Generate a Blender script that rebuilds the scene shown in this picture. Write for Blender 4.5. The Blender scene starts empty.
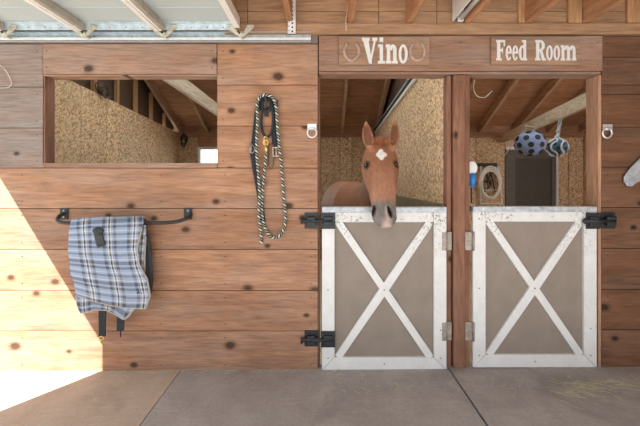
import bpy, bmesh, math, random
from mathutils import Vector, Matrix, noise
random.seed(7)
PI = math.pi
S = bpy.context.scene
COL = S.collection
D, F, CZ = 2.6, 351.0, 1.4            # camera distance to the wall face, focal length in pixels, eye height


def X(px, y=0.0): return (px - 322) * (D + y) / F
def Z(py, y=0.0): return CZ + (181 - py) * (D + y) / F
def P(px, py, y=0.0): return Vector((X(px, y), y, Z(py, y)))
def FZ(x): return 0.0075 + 0.0074 * x  # the slab falls slightly to the left


# ------------------------------------------------------------------ materials
class NT:
    def __init__(s, name):
        s.m = bpy.data.materials.new(name); s.m.use_nodes = True
        s.t = s.m.node_tree; s.n = s.t.nodes; s.n.clear()
        s.out = s.n.new('ShaderNodeOutputMaterial'); s.b = s.n.new('ShaderNodeBsdfPrincipled')
        s.t.links.new(s.b.outputs[0], s.out.inputs[0])
    def new(s, t, **k):
        n = s.n.new('ShaderNode' + t)
        for a, v in k.items(): setattr(n, a, v)
        return n
    def L(s, a, b): s.t.links.new(a, b)
    def put(s, v, sock):
        if hasattr(v, 'is_linked') or hasattr(v, 'links'): s.L(v, sock)
        else: sock.default_value = v
    def math(s, op, a, b=0.0, c=None, clamp=False):
        n = s.new('Math', operation=op, use_clamp=clamp); s.put(a, n.inputs[0]); s.put(b, n.inputs[1])
        if c is not None: s.put(c, n.inputs[2])
        return n.outputs[0]
    def vec(s, op, a, b):
        n = s.new('VectorMath', operation=op); s.put(a, n.inputs[0]); s.put(b, n.inputs[1]); return n.outputs[0]
    def mix(s, f, a, b, mode='MIX'):
        n = s.new('Mix', data_type='RGBA', blend_type=mode); s.put(f, n.inputs[0])
        for v, i in ((a, 6), (b, 7)): s.put((*v, 1) if isinstance(v, tuple) and len(v) == 3 else v, n.inputs[i])
        return n.outputs[2]
    def ramp(s, f, stops, interp='LINEAR'):
        n = s.new('ValToRGB'); r = n.color_ramp; r.interpolation = interp
        while len(r.elements) < len(stops): r.elements.new(1)
        for e, (p, c) in zip(r.elements, stops):
            e.position = p; e.color = (c, c, c, 1) if isinstance(c, (int, float)) else (*c, 1)
        s.L(f, n.inputs[0]); return n.outputs[0]
    def noise(s, v, scale=1, detail=4, rough=.55, dist=0):
        n = s.new('TexNoise'); s.L(v, n.inputs['Vector'])
        n.inputs['Scale'].default_value = scale; n.inputs['Detail'].default_value = detail
        n.inputs['Roughness'].default_value = rough; n.inputs['Distortion'].default_value = dist
        return n.outputs[0]
    def voro(s, v, scale=1, feature='F1', rnd=1):
        n = s.new('TexVoronoi', feature=feature); s.L(v, n.inputs['Vector']); n.inputs['Scale'].default_value = scale
        n.inputs['Randomness'].default_value = rnd
        return n
    def obj(s): return s.new('TexCoord').outputs['Object']
    def mapping(s, v, scale=(1, 1, 1), rot=(0, 0, 0), kind='POINT'):
        n = s.new('Mapping', vector_type=kind); s.L(v, n.inputs[0]); n.inputs['Scale'].default_value = scale; n.inputs['Rotation'].default_value = rot
        return n.outputs[0]
    def bump(s, h, strength=.3, dist=.01):
        n = s.new('Bump'); n.inputs['Strength'].default_value = strength; n.inputs['Distance'].default_value = dist
        s.L(h, n.inputs['Height']); s.L(n.outputs[0], s.b.inputs['Normal'])
    def fin(s, col, rough=.6, metal=0.0, spec=.3):
        s.put((*col, 1) if isinstance(col, tuple) else col, s.b.inputs['Base Color'])
        s.put(rough, s.b.inputs['Roughness']); s.b.inputs['Metallic'].default_value = metal
        s.b.inputs['Specular IOR Level'].default_value = spec
        return s.m


def wood(name, dark, light, axis='x', knots=True, grey=0.0, var=.35, rough=.72):
    t = NT(name); o = t.obj()
    geo = t.new('NewGeometry'); oi = t.new('ObjectInfo')
    r = t.math('FRACT', t.math('ADD', geo.outputs['Random Per Island'], oi.outputs['Random']))
    cmb = t.new('CombineXYZ')
    for i, k in enumerate((17.3, 5.1, 29.7)): t.L(t.math('MULTIPLY', r, k), cmb.inputs[i])
    v = t.vec('ADD', o, cmb.outputs[0])
    sc = {'x': (1.7, 18, 18), 'y': (18, 1.7, 18), 'z': (18, 18, 1.7)}[axis]
    ks = {'x': (2.6, .4, 3.6), 'y': (3, 2.1, 3), 'z': (4.0, .4, 2.1)}[axis]
    sx = t.new('SeparateXYZ'); t.L(t.mapping(v, ks), sx.inputs[0]); c2 = t.new('CombineXYZ'); t.L(sx.outputs[0], c2.inputs[0]); t.L(sx.outputs[2], c2.inputs[1])
    kn = t.voro(c2.outputs[0]); kn.voronoi_dimensions = '2D'; kc = t.new('SeparateColor'); t.L(kn.outputs['Color'], kc.inputs[0])
    skip = t.math('GREATER_THAN', kc.outputs[0], .66); size = t.math('ADD', t.math('MULTIPLY', kc.outputs[1], .9), .7)
    kd = t.math('ADD', t.math('ADD', t.math('MULTIPLY', kn.outputs['Distance'], size), skip), t.math('MULTIPLY', t.math('SUBTRACT', t.noise(v, 14, 2), .5), .05))
    pull = t.ramp(kd, [(0, .6), (.10, .45), (.34, 0)])
    g = t.math('ADD', t.noise(t.mapping(v, sc), 1, 7, .62, .6), t.math('MULTIPLY', pull, .25))
    blot = t.noise(t.mapping(v, tuple(min(c, 4) * .6 for c in sc)), 1.3, 3)
    f = t.ramp(t.math('ADD', t.math('MULTIPLY', g, .65), t.math('MULTIPLY', blot, .45)), [(.38, 0), (.68, 1)])
    c = t.mix(f, dark, light)
    c = t.mix(t.math('MULTIPLY', t.math('SUBTRACT', r, .35), var, clamp=True), c, tuple(x * .62 for x in dark))
    if grey:
        gm = t.ramp(t.noise(t.mapping(v, tuple(min(c2, 6) for c2 in sc)), .8, 5, .65), [(.42, 0), (.66, grey)])
        lum = sum(light) / 3
        c = t.mix(gm, c, (lum * 1.0, lum * .93, lum * .86))
    fine = t.ramp(t.noise(t.mapping(v, tuple(q * 4 for q in sc)), 1, 3, .6), [(.3, .74), (.62, 1.08)])
    c = t.mix(1.0, c, fine, 'MULTIPLY')
    if knots:
        c = t.mix(t.ramp(kd, [(.050, .92), (.075, .55), (.12, .12), (.17, 0)]), c, tuple(x * .20 for x in dark))
    h = t.math('ADD', g, t.math('MULTIPLY', fine, .3)); t.bump(h, .25, .006)
    return t.fin(c, rough, 0, .25)


def plain(name, col, rough=.6, metal=0.0, spec=.35, var=.12, scale=18):
    t = NT(name); n = t.noise(t.obj(), scale, 4)
    c = t.mix(t.ramp(n, [(.3, 0), (.7, 1)]), tuple(x * (1 - var) for x in col), tuple(min(1, x * (1 + var)) for x in col))
    return t.fin(c, rough, metal, spec)


def osb(name, dark, light):
    t = NT(name); o = t.obj(); geo = t.new('NewGeometry')
    a = t.voro(t.mapping(o, (.085, .014, .014), (0, -.615, .785), 'TEXTURE')); b = t.voro(t.mapping(o, (.070, .013, .013), (0, -.615, 2.356), 'TEXTURE'))
    sa = t.new('SeparateColor'); t.L(a.outputs['Color'], sa.inputs[0]); sb = t.new('SeparateColor'); t.L(b.outputs['Color'], sb.inputs[0])
    f = t.math('ADD', t.math('MULTIPLY', sa.outputs[0], .5), t.math('MULTIPLY', sb.outputs[1], .5))
    c = t.mix(t.ramp(f, [(.16, 0), (.72, 1)]), dark, light)
    c = t.mix(t.math('MULTIPLY', geo.outputs['Random Per Island'], .3), c, dark)
    c = t.mix(t.ramp(t.noise(o, 1.6, 3), [(.4, 0), (.75, .25)]), c, (.6, .5, .38))
    t.bump(f, .06, .003)
    return t.fin(c, .7, 0, .25)


def concrete(name, a, b, scale=3.0):
    t = NT(name); o = t.obj()
    n = t.math('ADD', t.math('MULTIPLY', t.noise(o, scale, 8, .7, .4), .6), t.math('MULTIPLY', t.noise(o, 60, 3, .7), .4))
    c = t.mix(t.ramp(n, [(.34, 0), (.64, 1)]), a, b)
    st = t.noise(t.mapping(o, (3, 40, 3), (0, 0, .5)), 1, 4, .7)
    c = t.mix(t.ramp(st, [(.55, 0), (.8, .35)]), c, tuple(x * 1.5 for x in b))
    dk = t.noise(o, 1.7, 6, .7, .6)
    c = t.mix(t.ramp(dk, [(.52, 0), (.75, .55)]), c, tuple(x * .6 for x in a))
    t.bump(n, .3, .008)
    return t.fin(c, .82, 0, .2)


def paint_white(name, top=1.0):
    t = NT(name); o = t.obj(); sp = t.new('SeparateXYZ'); t.L(o, sp.inputs[0])
    # the paint is chipped and spattered most where animals chew and lean, towards the top rail
    up = t.ramp(t.math('MULTIPLY', sp.outputs[2], 1 / 1.25), [(.62, .0), (1, top)])
    ch = t.ramp(t.noise(o, 75, 4, .65), [(.52, 0), (.58, 1)])
    big = t.ramp(t.noise(o, 6, 3, .6), [(.47, 0), (.60, 1)])
    m = t.math('MULTIPLY', t.math('MULTIPLY', ch, big), t.math('ADD', up, .08, clamp=True))
    gr = t.ramp(t.noise(t.mapping(o, (9, 9, 9)), 1, 6, .7), [(.3, .88), (.65, 1.0)])
    c = t.mix(1.0, (.765, .785, .785), gr, 'MULTIPLY')
    c = t.mix(m, c, (.20, .15, .10))
    return t.fin(c, .55, 0, .35)


M = {}
M['wall'] = wood('cedar_board', (.285, .138, .080), (.49, .275, .165), 'x', True, .28)
M['wall_left'] = wood('weathered_board', (.20, .135, .11), (.33, .255, .217), 'x', True, .6)
M['wall_dark'] = wood('shade_toned_board', (.120, .056, .029), (.225, .112, .061), 'x', True, .2)  # darker than the other planks: rightward falloff of light put into the colour
M['header'] = wood('header_board', (.26, .145, .096), (.43, .26, .18), 'x', True, .45)
M['post'] = wood('post_board', (.175, .08, .05), (.31, .155, .098), 'z', True, .1)
M['jamb'] = wood('jamb_board', (.34, .18, .11), (.54, .32, .2), 'z', False, .2)
M['joist'] = wood('joist_timber', (.34, .16, .08), (.55, .30, .16), 'y', False, 0)
M['stud'] = wood('stud_timber', (.40, .22, .11), (.62, .38, .2), 'z', False, 0)
M['rafter'] = wood('rafter_timber', (.40, .245, .15), (.60, .40, .26), 'y', False, 0)
M['sheath'] = wood('roof_sheathing', (.32, .155, .085), (.52, .28, .16), 'x', False, 0)
M['rim'] = wood('rim_board', (.35, .205, .118), (.50, .32, .195), 'x', False, 0, .5)
M['pale'] = wood('lit_tone_timber', (.60, .49, .36), (.84, .73, .58), 'y', False, 0)  # paler than the rafters: light falling on the tie beams is in the colour
M['dark'] = plain('dark_backing', (.03, .02, .015), .9)
M['nail'] = plain('nail_head', (.05, .035, .03), .6)
M['osb'] = osb('osb_sheet', (.33, .19, .095), (.95, .70, .44))
M['kick'] = wood('kick_board', (.20, .17, .10), (.34, .28, .17), 'y', False, .3)
M['floor_l'] = concrete('concrete_tan', (.40, .315, .25), (.53, .44, .36))
M['floor_r'] = concrete('concrete_grey', (.30, .275, .26), (.44, .41, .395))
M['dirt'] = concrete('bounce_bedding', (.50, .40, .27), (.68, .57, .42), 8)  # unseen stall floor, made pale to bounce light up into the stalls
M['yard'] = concrete('yard_ground', (.42, .40, .37), (.5, .48, .45), 1)
M['white'] = paint_white('white_paint')
M['cap'] = plain('zinc_cap', (.46, .50, .54), .5, .35, .5, .3, 30)
M['panel'] = plain('taupe_panel', (.275, .232, .196), .65, 0, .3, .10, 6)
M['iron'] = plain('black_iron', (.024, .028, .033), .45, .2, .5, .4, 40)
M['hingem'] = plain('worn_hinge_steel', (.34, .30, .26), .5, .4, .5, .3, 40)
M['galv'] = plain('galvanised_steel', (.56, .66, .72), .42, .3, .5, .2, 25)
M['zinc'] = plain('bright_zinc', (.78, .79, .80), .3, .6, .5, .1)
M['alum'] = plain('white_aluminium', (.80, .82, .83), .4, .1, .5, .05)
M['doorskin'] = plain('garage_panel_skin', (.48, .56, .58), .5, 0, .4, .05, 3)
M['cream'] = plain('cream_paint', (.80, .80, .77), .45, 0, .4, .05)
M['hole'] = plain('punched_hole', (.04, .04, .045), .8)
M['sign'] = wood('sign_board', (.27, .16, .10), (.42, .27, .175), 'x', False, .3)
M['letter'] = paint_white('letter_paint', .5)
M['shoe'] = plain('pale_horseshoe', (.42, .31, .25), .6, .1, .4, .2, 40)
M['brass'] = plain('brass', (.72, .50, .17), .3, .9, .5)
M['leather'] = plain('brown_leather', (.19, .11, .065), .5)
M['web'] = plain('black_webbing', (.030, .036, .044), .8, 0, .2)
M['webgrey'] = plain('charcoal_webbing', (.060, .066, .072), .8, 0, .2)

M['bluepl'] = plain('blue_plastic', (.28, .37, .63), .45, 0, .4, .2, 8)
M['bluebr'] = plain('bright_blue_plastic', (.03, .20, .62), .4, 0, .5)
M['tealpl'] = plain('teal_plastic', (.05, .16, .27), .45)
M['whitepl'] = plain('white_plastic', (.78, .80, .80), .4)
M['screen'] = plain('grey_screen', (.085, .075, .065), .6)
M['doorgrey'] = plain('grey_door_frame', (.135, .125, .11), .6)
M['hose'] = plain('cream_hose', (.86, .84, .80), .5)
M['wire'] = plain('pale_wire', (.68, .60, .47), .5)
M['art'] = plain('weathered_tin', (.42, .465, .485), .5, .25, .4, .25, 14)
def frost():
    t = NT('added_diffuser_sheet'); tr = t.new('BsdfTranslucent'); tr.inputs[0].default_value = (.88, .90, .88, 1); t.L(tr.outputs[0], t.out.inputs[0]); return t.m
M['frost'] = frost()
M['bind'] = plain('pale_binding', (.42, .38, .33), .85)
M['tanshade'] = plain('tan_shaded_steel', (.40, .36, .30), .5, 0, .4, .15)  # tan of the strut sides, with their shading put into the colour
M['brk'] = plain('bracket_steel', (.58, .56, .46), .4, .35, .5, .25, 40)
M['gable'] = plain('gable_board', (.11, .065, .042), .8)
M['straw'] = plain('straw', (.56, .53, .34), .8)
M['string'] = plain('string', (.7, .6, .48), .8)
M['darkgear'] = plain('dark_gear', (.06, .052, .045), .7)


def rope_mat():
    t = NT('striped_rope'); uv = t.new('TexCoord').outputs['UV']; s = t.new('SeparateXYZ'); t.L(uv, s.inputs[0])
    f = t.math('FRACT', t.math('ADD', s.outputs[0], t.math('MULTIPLY', s.outputs[1], 21.0)))
    c = t.ramp(f, [(0, (.62, .61, .54)), (.27, (.025, .03, .035)), (.56, (.42, .45, .33)), (.68, (.05, .09, .065)), (.84, (.025, .03, .035))], 'CONSTANT')
    return t.fin(c, .85, 0, .15)
M['rope'] = rope_mat()


def plaid_mat():
    t = NT('blue_plaid_canvas'); uv = t.new('TexCoord').outputs['UV']; s = t.new('SeparateXYZ'); t.L(uv, s.inputs[0])
    base, wh, gy, dk = (.29, .37, .52), (.72, .71, .69), (.11, .12, .145), (.06, .058, .062)
    def bands(c, fr, st):
        return t.ramp(t.math('FRACT', t.math('MULTIPLY', c, fr)), st, 'CONSTANT')
    a = bands(s.outputs[0], 3.0, [(0, base), (.30, gy), (.42, base), (.50, wh), (.55, dk), (.61, wh), (.66, base), (.74, gy), (.86, base)])
    b = bands(s.outputs[1], 4.3, [(0, base), (.10, wh), (.13, base), (.20, dk), (.36, base), (.46, dk), (.58, base), (.72, wh), (.75, base), (.84, gy), (.95, base)])
    w = t.noise(t.mapping(uv, (140, 120, 1)), 1, 2)
    c = t.mix(.54, a, b); c = t.mix(1.0, c, t.ramp(w, [(.3, .86), (.7, 1.12)]), 'MULTIPLY')
    c = t.mix(t.ramp(t.noise(uv, 6, 4), [(.5, 0), (.8, .25)]), c, (.4, .33, .27))
    return t.fin(c, .85, 0, .15)
M['plaid'] = plaid_mat()


def coat_mat():
    t = NT('chestnut_coat'); a = t.new('VertexColor'); a.layer_name = 'Col'
    n = t.noise(t.mapping(t.obj(), (60, 60, 14)), 1, 4); g = t.noise(t.obj(), 5, 3)
    c = t.mix(1.0, a.outputs[0], t.ramp(n, [(.3, .84), (.7, 1.12)]), 'MULTIPLY')
    c = t.mix(1.0, c, t.ramp(g, [(.3, .9), (.7, 1.08)]), 'MULTIPLY')
    t.bump(n, .15, .003)
    return t.fin(c, .62, 0, .15)
M['coat'] = coat_mat()
M['mane'] = plain('chestnut_hair', (.27, .10, .045), .6, 0, .2, .45, 60)
M['eye'] = plain('dark_eye', (.012, .010, .012), .08, 0, .7)


# ------------------------------------------------------------------ mesh helpers
class MB:
    def __init__(s): s.bm = bmesh.new(); s.uv = s.bm.loops.layers.uv.new('UVMap'); s.mi = 0
    def face(s, vs, smooth=False):
        try: f = s.bm.faces.new(vs)
        except ValueError: return None
        f.material_index = s.mi; f.smooth = smooth; return f
    def box(s, x0, x1, y0, y1, z0, z1):
        v = [s.bm.verts.new((x, y, z)) for x in (min(x0, x1), max(x0, x1)) for y in (min(y0, y1), max(y0, y1)) for z in (min(z0, z1), max(z0, z1))]
        for q in ((0, 1, 3, 2), (4, 6, 7, 5), (0, 4, 5, 1), (2, 3, 7, 6), (0, 2, 6, 4), (1, 5, 7, 3)): s.face([v[i] for i in q])
        return s
    def beam(s, a, b, w, h, up=(0, 0, 1)):
        a, b = Vector(a), Vector(b); d = (b - a).normalized(); u = Vector(up); r = d.cross(u)
        if r.length < 1e-4: r = d.cross(Vector((0, 1, 0)))
        r.normalize(); u = r.cross(d).normalized()
        v = [s.bm.verts.new(p + r * (w / 2) * i + u * (h / 2) * j) for p in (a, b) for i, j in ((-1, -1), (1, -1), (1, 1), (-1, 1))]
        for q in ((0, 1, 2, 3), (7, 6, 5, 4), (0, 4, 5, 1), (1, 5, 6, 2), (2, 6, 7, 3), (3, 7, 4, 0)): s.face([v[i] for i in q])
        return s
    def prism(s, pts, y0, y1):            # polygon in x,z extruded along y
        a = [s.bm.verts.new((p[0], y0, p[1])) for p in pts]; b = [s.bm.verts.new((p[0], y1, p[1])) for p in pts]
        n = len(pts); s.face(a); s.face(b[::-1])
        for i in range(n): s.face([a[i], b[i], b[(i + 1) % n], a[(i + 1) % n]])
        return s
    def tube(s, pts, r, seg=8, closed=False, flat=1.0, nrm=None, caps=True):
        pts = [Vector(p) for p in pts]; n = len(pts); rings = []; L = 0; ls = []
        u = None
        for i, p in enumerate(pts):
            if closed: d = pts[(i + 1) % n] - pts[i - 1]
            else: d = pts[min(i + 1, n - 1)] - pts[max(i - 1, 0)]
            d.normalize()
            if nrm is not None: u = Vector(nrm)
            elif u is None: u = Vector((0, 1, 0)) if abs(d.y) < .9 else Vector((1, 0, 0))
            u = (u - d * u.dot(d)).normalized(); v = d.cross(u)
            rr = r[i] if isinstance(r, (list, tuple)) else r
            rings.append([s.bm.verts.new(p + (u * math.cos(2 * PI * k / seg) * flat + v * math.sin(2 * PI * k / seg)) * rr) for k in range(seg)])
            if i: L += (p - pts[i - 1]).length
            ls.append(L)
        m = n if closed else n - 1
        for i in range(m):
            j = (i + 1) % n
            for k in range(seg):
                f = s.face([rings[i][k], rings[i][(k + 1) % seg], rings[j][(k + 1) % seg], rings[j][k]], True)
                if f:
                    lj = ls[j] if j > i else L + (pts[0] - pts[-1]).length
                    for lp, uvv in zip(f.loops, ((k / seg, ls[i]), ((k + 1) / seg, ls[i]), ((k + 1) / seg, lj), (k / seg, lj))): lp[s.uv].uv = uvv
        if not closed and caps: s.face(rings[0][::-1]); s.face(rings[-1])
        return s
    def cyl(s, a, b, r, seg=16): return s.tube([a, b], r, seg)
    def sphere(s, c, r, sc=(1, 1, 1), seg=20, rings=12):
        c = Vector(c); R = []
        for i in range(1, rings):
            th = PI * i / rings
            R.append([s.bm.verts.new(c + Vector((r * sc[0] * math.sin(th) * math.cos(2 * PI * k / seg), r * sc[1] * math.sin(th) * math.sin(2 * PI * k / seg), r * sc[2] * math.cos(th)))) for k in range(seg)])
        t = s.bm.verts.new(c + Vector((0, 0, r * sc[2]))); b = s.bm.verts.new(c - Vector((0, 0, r * sc[2])))
        for k in range(seg):
            k2 = (k + 1) % seg
            s.face([t, R[0][k], R[0][k2]], True); s.face([b, R[-1][k2], R[-1][k]], True)
            for i in range(len(R) - 1): s.face([R[i][k], R[i + 1][k], R[i + 1][k2], R[i][k2]], True)
        return s
    def loft(s, rings):
        R = [[s.bm.verts.new(p) for p in r] for r in rings]; n = len(R[0])
        for i in range(len(R) - 1):
            for k in range(n): s.face([R[i][k], R[i][(k + 1) % n], R[i + 1][(k + 1) % n], R[i + 1][k]], True)
        s.face(R[0][::-1]); s.face(R[-1]); return s
    def build(s, name, mats, parent=None, bevel=0.0, origin=None):
        bmesh.ops.recalc_face_normals(s.bm, faces=s.bm.faces)
        me = bpy.data.meshes.new(name); 
        off = Vector(origin) if origin is not None else (parent['_o'] if parent is not None else None)
        if off is not None: bmesh.ops.translate(s.bm, verts=s.bm.verts, vec=-Vector(off))
        s.bm.to_mesh(me); s.bm.free()
        for m in (mats if isinstance(mats, (list, tuple)) else [mats]): me.materials.append(m)
        o = bpy.data.objects.new(name, me); COL.objects.link(o)
        if parent is not None: o.parent = parent
        elif origin is not None: o.location = origin
        if bevel:
            b = o.modifiers.new('Bevel', 'BEVEL'); b.width = bevel; b.segments = 2; b.limit_method = 'ANGLE'
        return o


class Root(dict):
    pass


OFFS = {}
def thing(name, loc, label, cat, group=None):
    o = bpy.data.objects.new(name, None); COL.objects.link(o); o.location = loc; o.empty_display_size = .05
    o['label'] = label; o['category'] = cat
    if group: o['group'] = group
    OFFS[o.name] = Vector(loc)
    return o
def part(mb, name, mat, root, bevel=0.0, label=None):
    # mesh drawn in world coordinates, stored relative to its thing (or part of a thing)
    off = OFFS[root.name]
    bmesh.ops.translate(mb.bm, verts=mb.bm.verts, vec=-off)
    o = mb.build(name, mat, None, bevel); o.parent = root; OFFS[o.name] = off
    if label: o['label'] = label
    return o
def tag(o, label, cat, group=None, kind=None):
    o['label'] = label; o['category'] = cat
    if group: o['group'] = group
    if kind: o['kind'] = kind
    return o
def single(mb, name, mat, loc, label, cat, bevel=0.0, group=None, kind=None):
    o = mb.build(name, mat, None, bevel, origin=loc); OFFS[o.name] = Vector(loc)
    return tag(o, label, cat, group, kind)
def struct(mb, name, mat, bevel=0.0):
    o = mb.build(name, mat, None, bevel); o['kind'] = 'structure'; return o
def smooth_path(pts, n=8, closed=False):
    pts = [Vector(p) for p in pts]; out = []; N = len(pts)
    g = (lambda i: pts[i % N]) if closed else (lambda i: pts[max(0, min(N - 1, i))])
    for i in range(N if closed else N - 1):
        a, b, c, d = g(i - 1), g(i), g(i + 1), g(i + 2)
        for k in range(n):
            t = k / n
            out.append(.5 * ((2 * b) + (c - a) * t + (2 * a - 5 * b + 4 * c - d) * t * t + (3 * b - a - 3 * c + d) * t ** 3))
    if not closed: out.append(pts[-1])
    return out
def interp(x, tab):
    if x <= tab[0][0]: return tab[0][1]
    for (a, b), (c, d) in zip(tab, tab[1:]):
        if x <= c: return b + (d - b) * (x - a) / (c - a)
    return tab[-1][1]


# ------------------------------------------------------------------ the setting: floor
mb = MB()
def slab(mb, x0, x1, y0, y1, fn=FZ, th=.12):
    v = [mb.bm.verts.new((x, y, (fn(x) if k else fn(x) - th))) for k in (0, 1) for x, y in ((x0, y0), (x1, y0), (x1, y1), (x0, y1))]
    for q in ((3, 2, 1, 0), (4, 5, 6, 7), (0, 1, 5, 4), (1, 2, 6, 5), (2, 3, 7, 6), (3, 0, 4, 7)): mb.face([v[i] for i in q])
xa = X(181, 0); xb = X(448.5, 0)
mb.mi = 0; slab(mb, -4.2, xa - .003, -3.4, .06)
mb.mi = 1; slab(mb, xa + .003, xb - .007, -3.4, .06); slab(mb, xb + .007, 4.8, -3.4, .06)
mb.mi = 2; mb.box(-4.2, 4.8, -3.4, .06, -.16, -.05)
struct(mb, 'floor', [M['floor_l'], M['floor_r'], M['dark']])
mb = MB(); mb.box(-2.7, 4.8, .06, 3.8, -.2, 0); struct(mb, 'floor_stalls', M['dirt'])
mb = MB(); mb.box(-16, 16, -18, -3.4, -.3, -.03); mb.box(-16, -4.2, -3.4, 14, -.3, -.03); mb.box(4.8, 16, -3.4, 14, -.3, -.03); mb.box(-4.2, 4.8, 3.8, 14, -.3, -.03)
struct(mb, 'ground_outside', M['yard'])

# ------------------------------------------------------------------ the setting: front wall of boards
TH = .10
G = .0022
def board(mb, px0, px1, py0, py1, y0=0.0, y1=.022, nails=()):
    mb.mi = 0
    mb.box(X(px0) + G, X(px1) - G, y0 + random.uniform(0, .003), y1, Z(py1) + G, Z(py0) - G)
    mb.mi = 1
    for nx in nails:
        for ny in (py0 + 7, py1 - 7):
            q = Vector((X(nx), y0 - .0012, Z(ny))); mb.cyl(q, q + Vector((0, .006, 0)), .0045, 8)
    mb.mi = 0
mb = MB()
rows = [168, 208.5, 249.5, 290.5, 331, 372]
for a, b in zip(rows, rows[1:]): board(mb, -110, 318, a, b, nails=(22, 161, 225, 311))
for a, b in ((44, 85), (85, 126), (126, 168)): board(mb, 217, 318, a, b, nails=(223, 312))
struct(mb, 'wall_front', [M['wall'], M['nail']], .0015)
mb = MB()
for a, b in ((44, 87), (87, 128), (128, 168)): board(mb, -110, 43, a, b, nails=(37,))
board(mb, -110, 318, 22, 43.5, nails=(37, 223, 311))
struct(mb, 'wall_front_left', [M['wall_left'], M['nail']], .0015)
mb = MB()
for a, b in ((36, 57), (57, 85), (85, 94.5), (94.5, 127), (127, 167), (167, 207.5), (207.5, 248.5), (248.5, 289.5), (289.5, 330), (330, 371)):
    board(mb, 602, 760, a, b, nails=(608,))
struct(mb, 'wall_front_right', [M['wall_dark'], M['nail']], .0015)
# studs and backing between the boards and the stalls
mb = MB()
def back(px0, px1, py0, py1): mb.box(X(px0), X(px1), .024, TH, Z(py1), Z(py0))
back(-110, 43, 22, 372); back(43, 217, 22, 75); back(43, 217, 168, 372); back(217, 318, 22, 372)
back(318, 602, 22, 72); back(602, 760, 22, 372); back(454, 464, 72, 371)
mb.box(X(-110), X(760), .05, TH, Z(22), 4.15)
struct(mb, 'wall_front_backing', M['dark'])
# header and trim boards
mb = MB(); board(mb, 43, 217, 44, 74.5, -.006, .022, nails=(47, 212)); board(mb, 43, 217, 74.5, 76.2, -.002, TH)
struct(mb, 'trim_window_header', [M['header'], M['nail']], .002)
mb = MB(); mb.box(X(43.2), X(55, TH), .004, TH, Z(166), Z(76.5)); struct(mb, 'trim_window_jamb', [M['post'], M['nail']], .002)
mb = MB(); mb.mi = 0; mb.box(X(43), X(217), -.004, TH, Z(167.8), Z(163)); struct(mb, 'trim_window_sill', [M['header']], .002)
mb = MB(); board(mb, 217, 219.5, 80, 163, .022, TH); struct(mb, 'trim_window_side', [M['jamb'], M['nail']])
mb = MB(); board(mb, 318.5, 602, 36, 71.5, -.008, .022, nails=(323, 460, 597)); struct(mb, 'trim_door_header', [M['header'], M['nail']], .002)
mb = MB(); board(mb, 318.5, 601, 71.5, 74.4, -.002, TH + .02); struct(mb, 'trim_door_lintel', [M['header'], M['nail']], .002)
mb = MB(); board(mb, 225, 760, 24.5, 35.5, -.030, .022); struct(mb, 'trim_top_plate', [M['rim'], M['nail']], .003)
mb = MB(); board(mb, 453, 465, 75, 370, -.004, TH, nails=(456, 462)); struct(mb, 'trim_post', [M['post'], M['nail']], .002)
mb = MB(); board(mb, 447.6, 452.6, 74.6, 370, .022, TH); struct(mb, 'trim_post_left', [M['post'], M['nail']], .002)
mb = MB(); board(mb, 465.4, 470.8, 74.6, 370, .012, TH); struct(mb, 'trim_post_right', [M['post'], M['nail']], .002)
mb = MB(); board(mb, 597.8, 601.5, 74.6, 370, .040, TH + .02); struct(mb, 'trim_feed_jamb', [M['jamb'], M['nail']], .002)
mb = MB(); board(mb, 598.4, 602.2, 74.6, 370, .004, .04); struct(mb, 'trim_feed_jamb_edge', [M['jamb'], M['nail']])
mb = MB(); board(mb, 318, 320.2, 74.6, 370, .03, TH); struct(mb, 'trim_stall_jamb', [M['post'], M['nail']])

# tan rim board between the joists above the wall, joists and ceiling sheathing over the aisle
mb = MB(); mb.mi = 0
xs = [-3.4, -1.2, -.55, .42, .85, 1.9, 3.4]
for i, z in enumerate((Z(24.5), Z(11.5), Z(-6))):
    z1 = (Z(11.5), Z(-6), 2.96)[i]
    for a, b in zip(xs, xs[1:]): mb.box(a + G, b - G, .0, .045, z + G, z1 - G)
struct(mb, 'wall_front_upper', M['rim'])
AY = -3.2
mb = MB(); zc = Z(24) + .215
for k in range(9):
    x0 = -3.13 + k * .83; mb.box(x0 + G, x0 + .83 - G, AY, .0, zc, zc + .02)
struct(mb, 'ceiling', M['rim'])
for px in (174, 230, 287, 347, 406, 463.5, 523, 580.5, 638, 694):
    mb = MB(); xc = X(px) + .022; mb.box(xc - .021, xc + .021, AY, -.001, Z(24), zc - .001); struct(mb, 'ceiling_joist', M['joist'], .003)
for px in (517, 566.5, 625):
    mb = MB(); xc = X(px) + .05; mb.box(xc - .05, xc + .05, -.024, -.001, Z(24), zc - .002); struct(mb, 'wall_stud', M['stud'], .003)

# aisle side walls; the left one has the open garage doorway the sun comes through
SUN = Vector((1, 1.34, -1.63))
XL = -3.05
mb = MB(); XO = XL - .1; jn = 1.34 * (-1.63 - XO); H = Z(178) - 1.63 * (XO - X(0))
mb.box(XL - .1, XL, -3.4, -jn, -.1, 2.8); mb.box(XL - .1, XL, -jn, -.005, H, 2.8); struct(mb, 'wall_left', M['wall_left'])
mb = MB(); mb.box(3.3, 3.4, -3.3, .05, -.1, 3.0); struct(mb, 'wall_right', M['wall_dark'])

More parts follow.
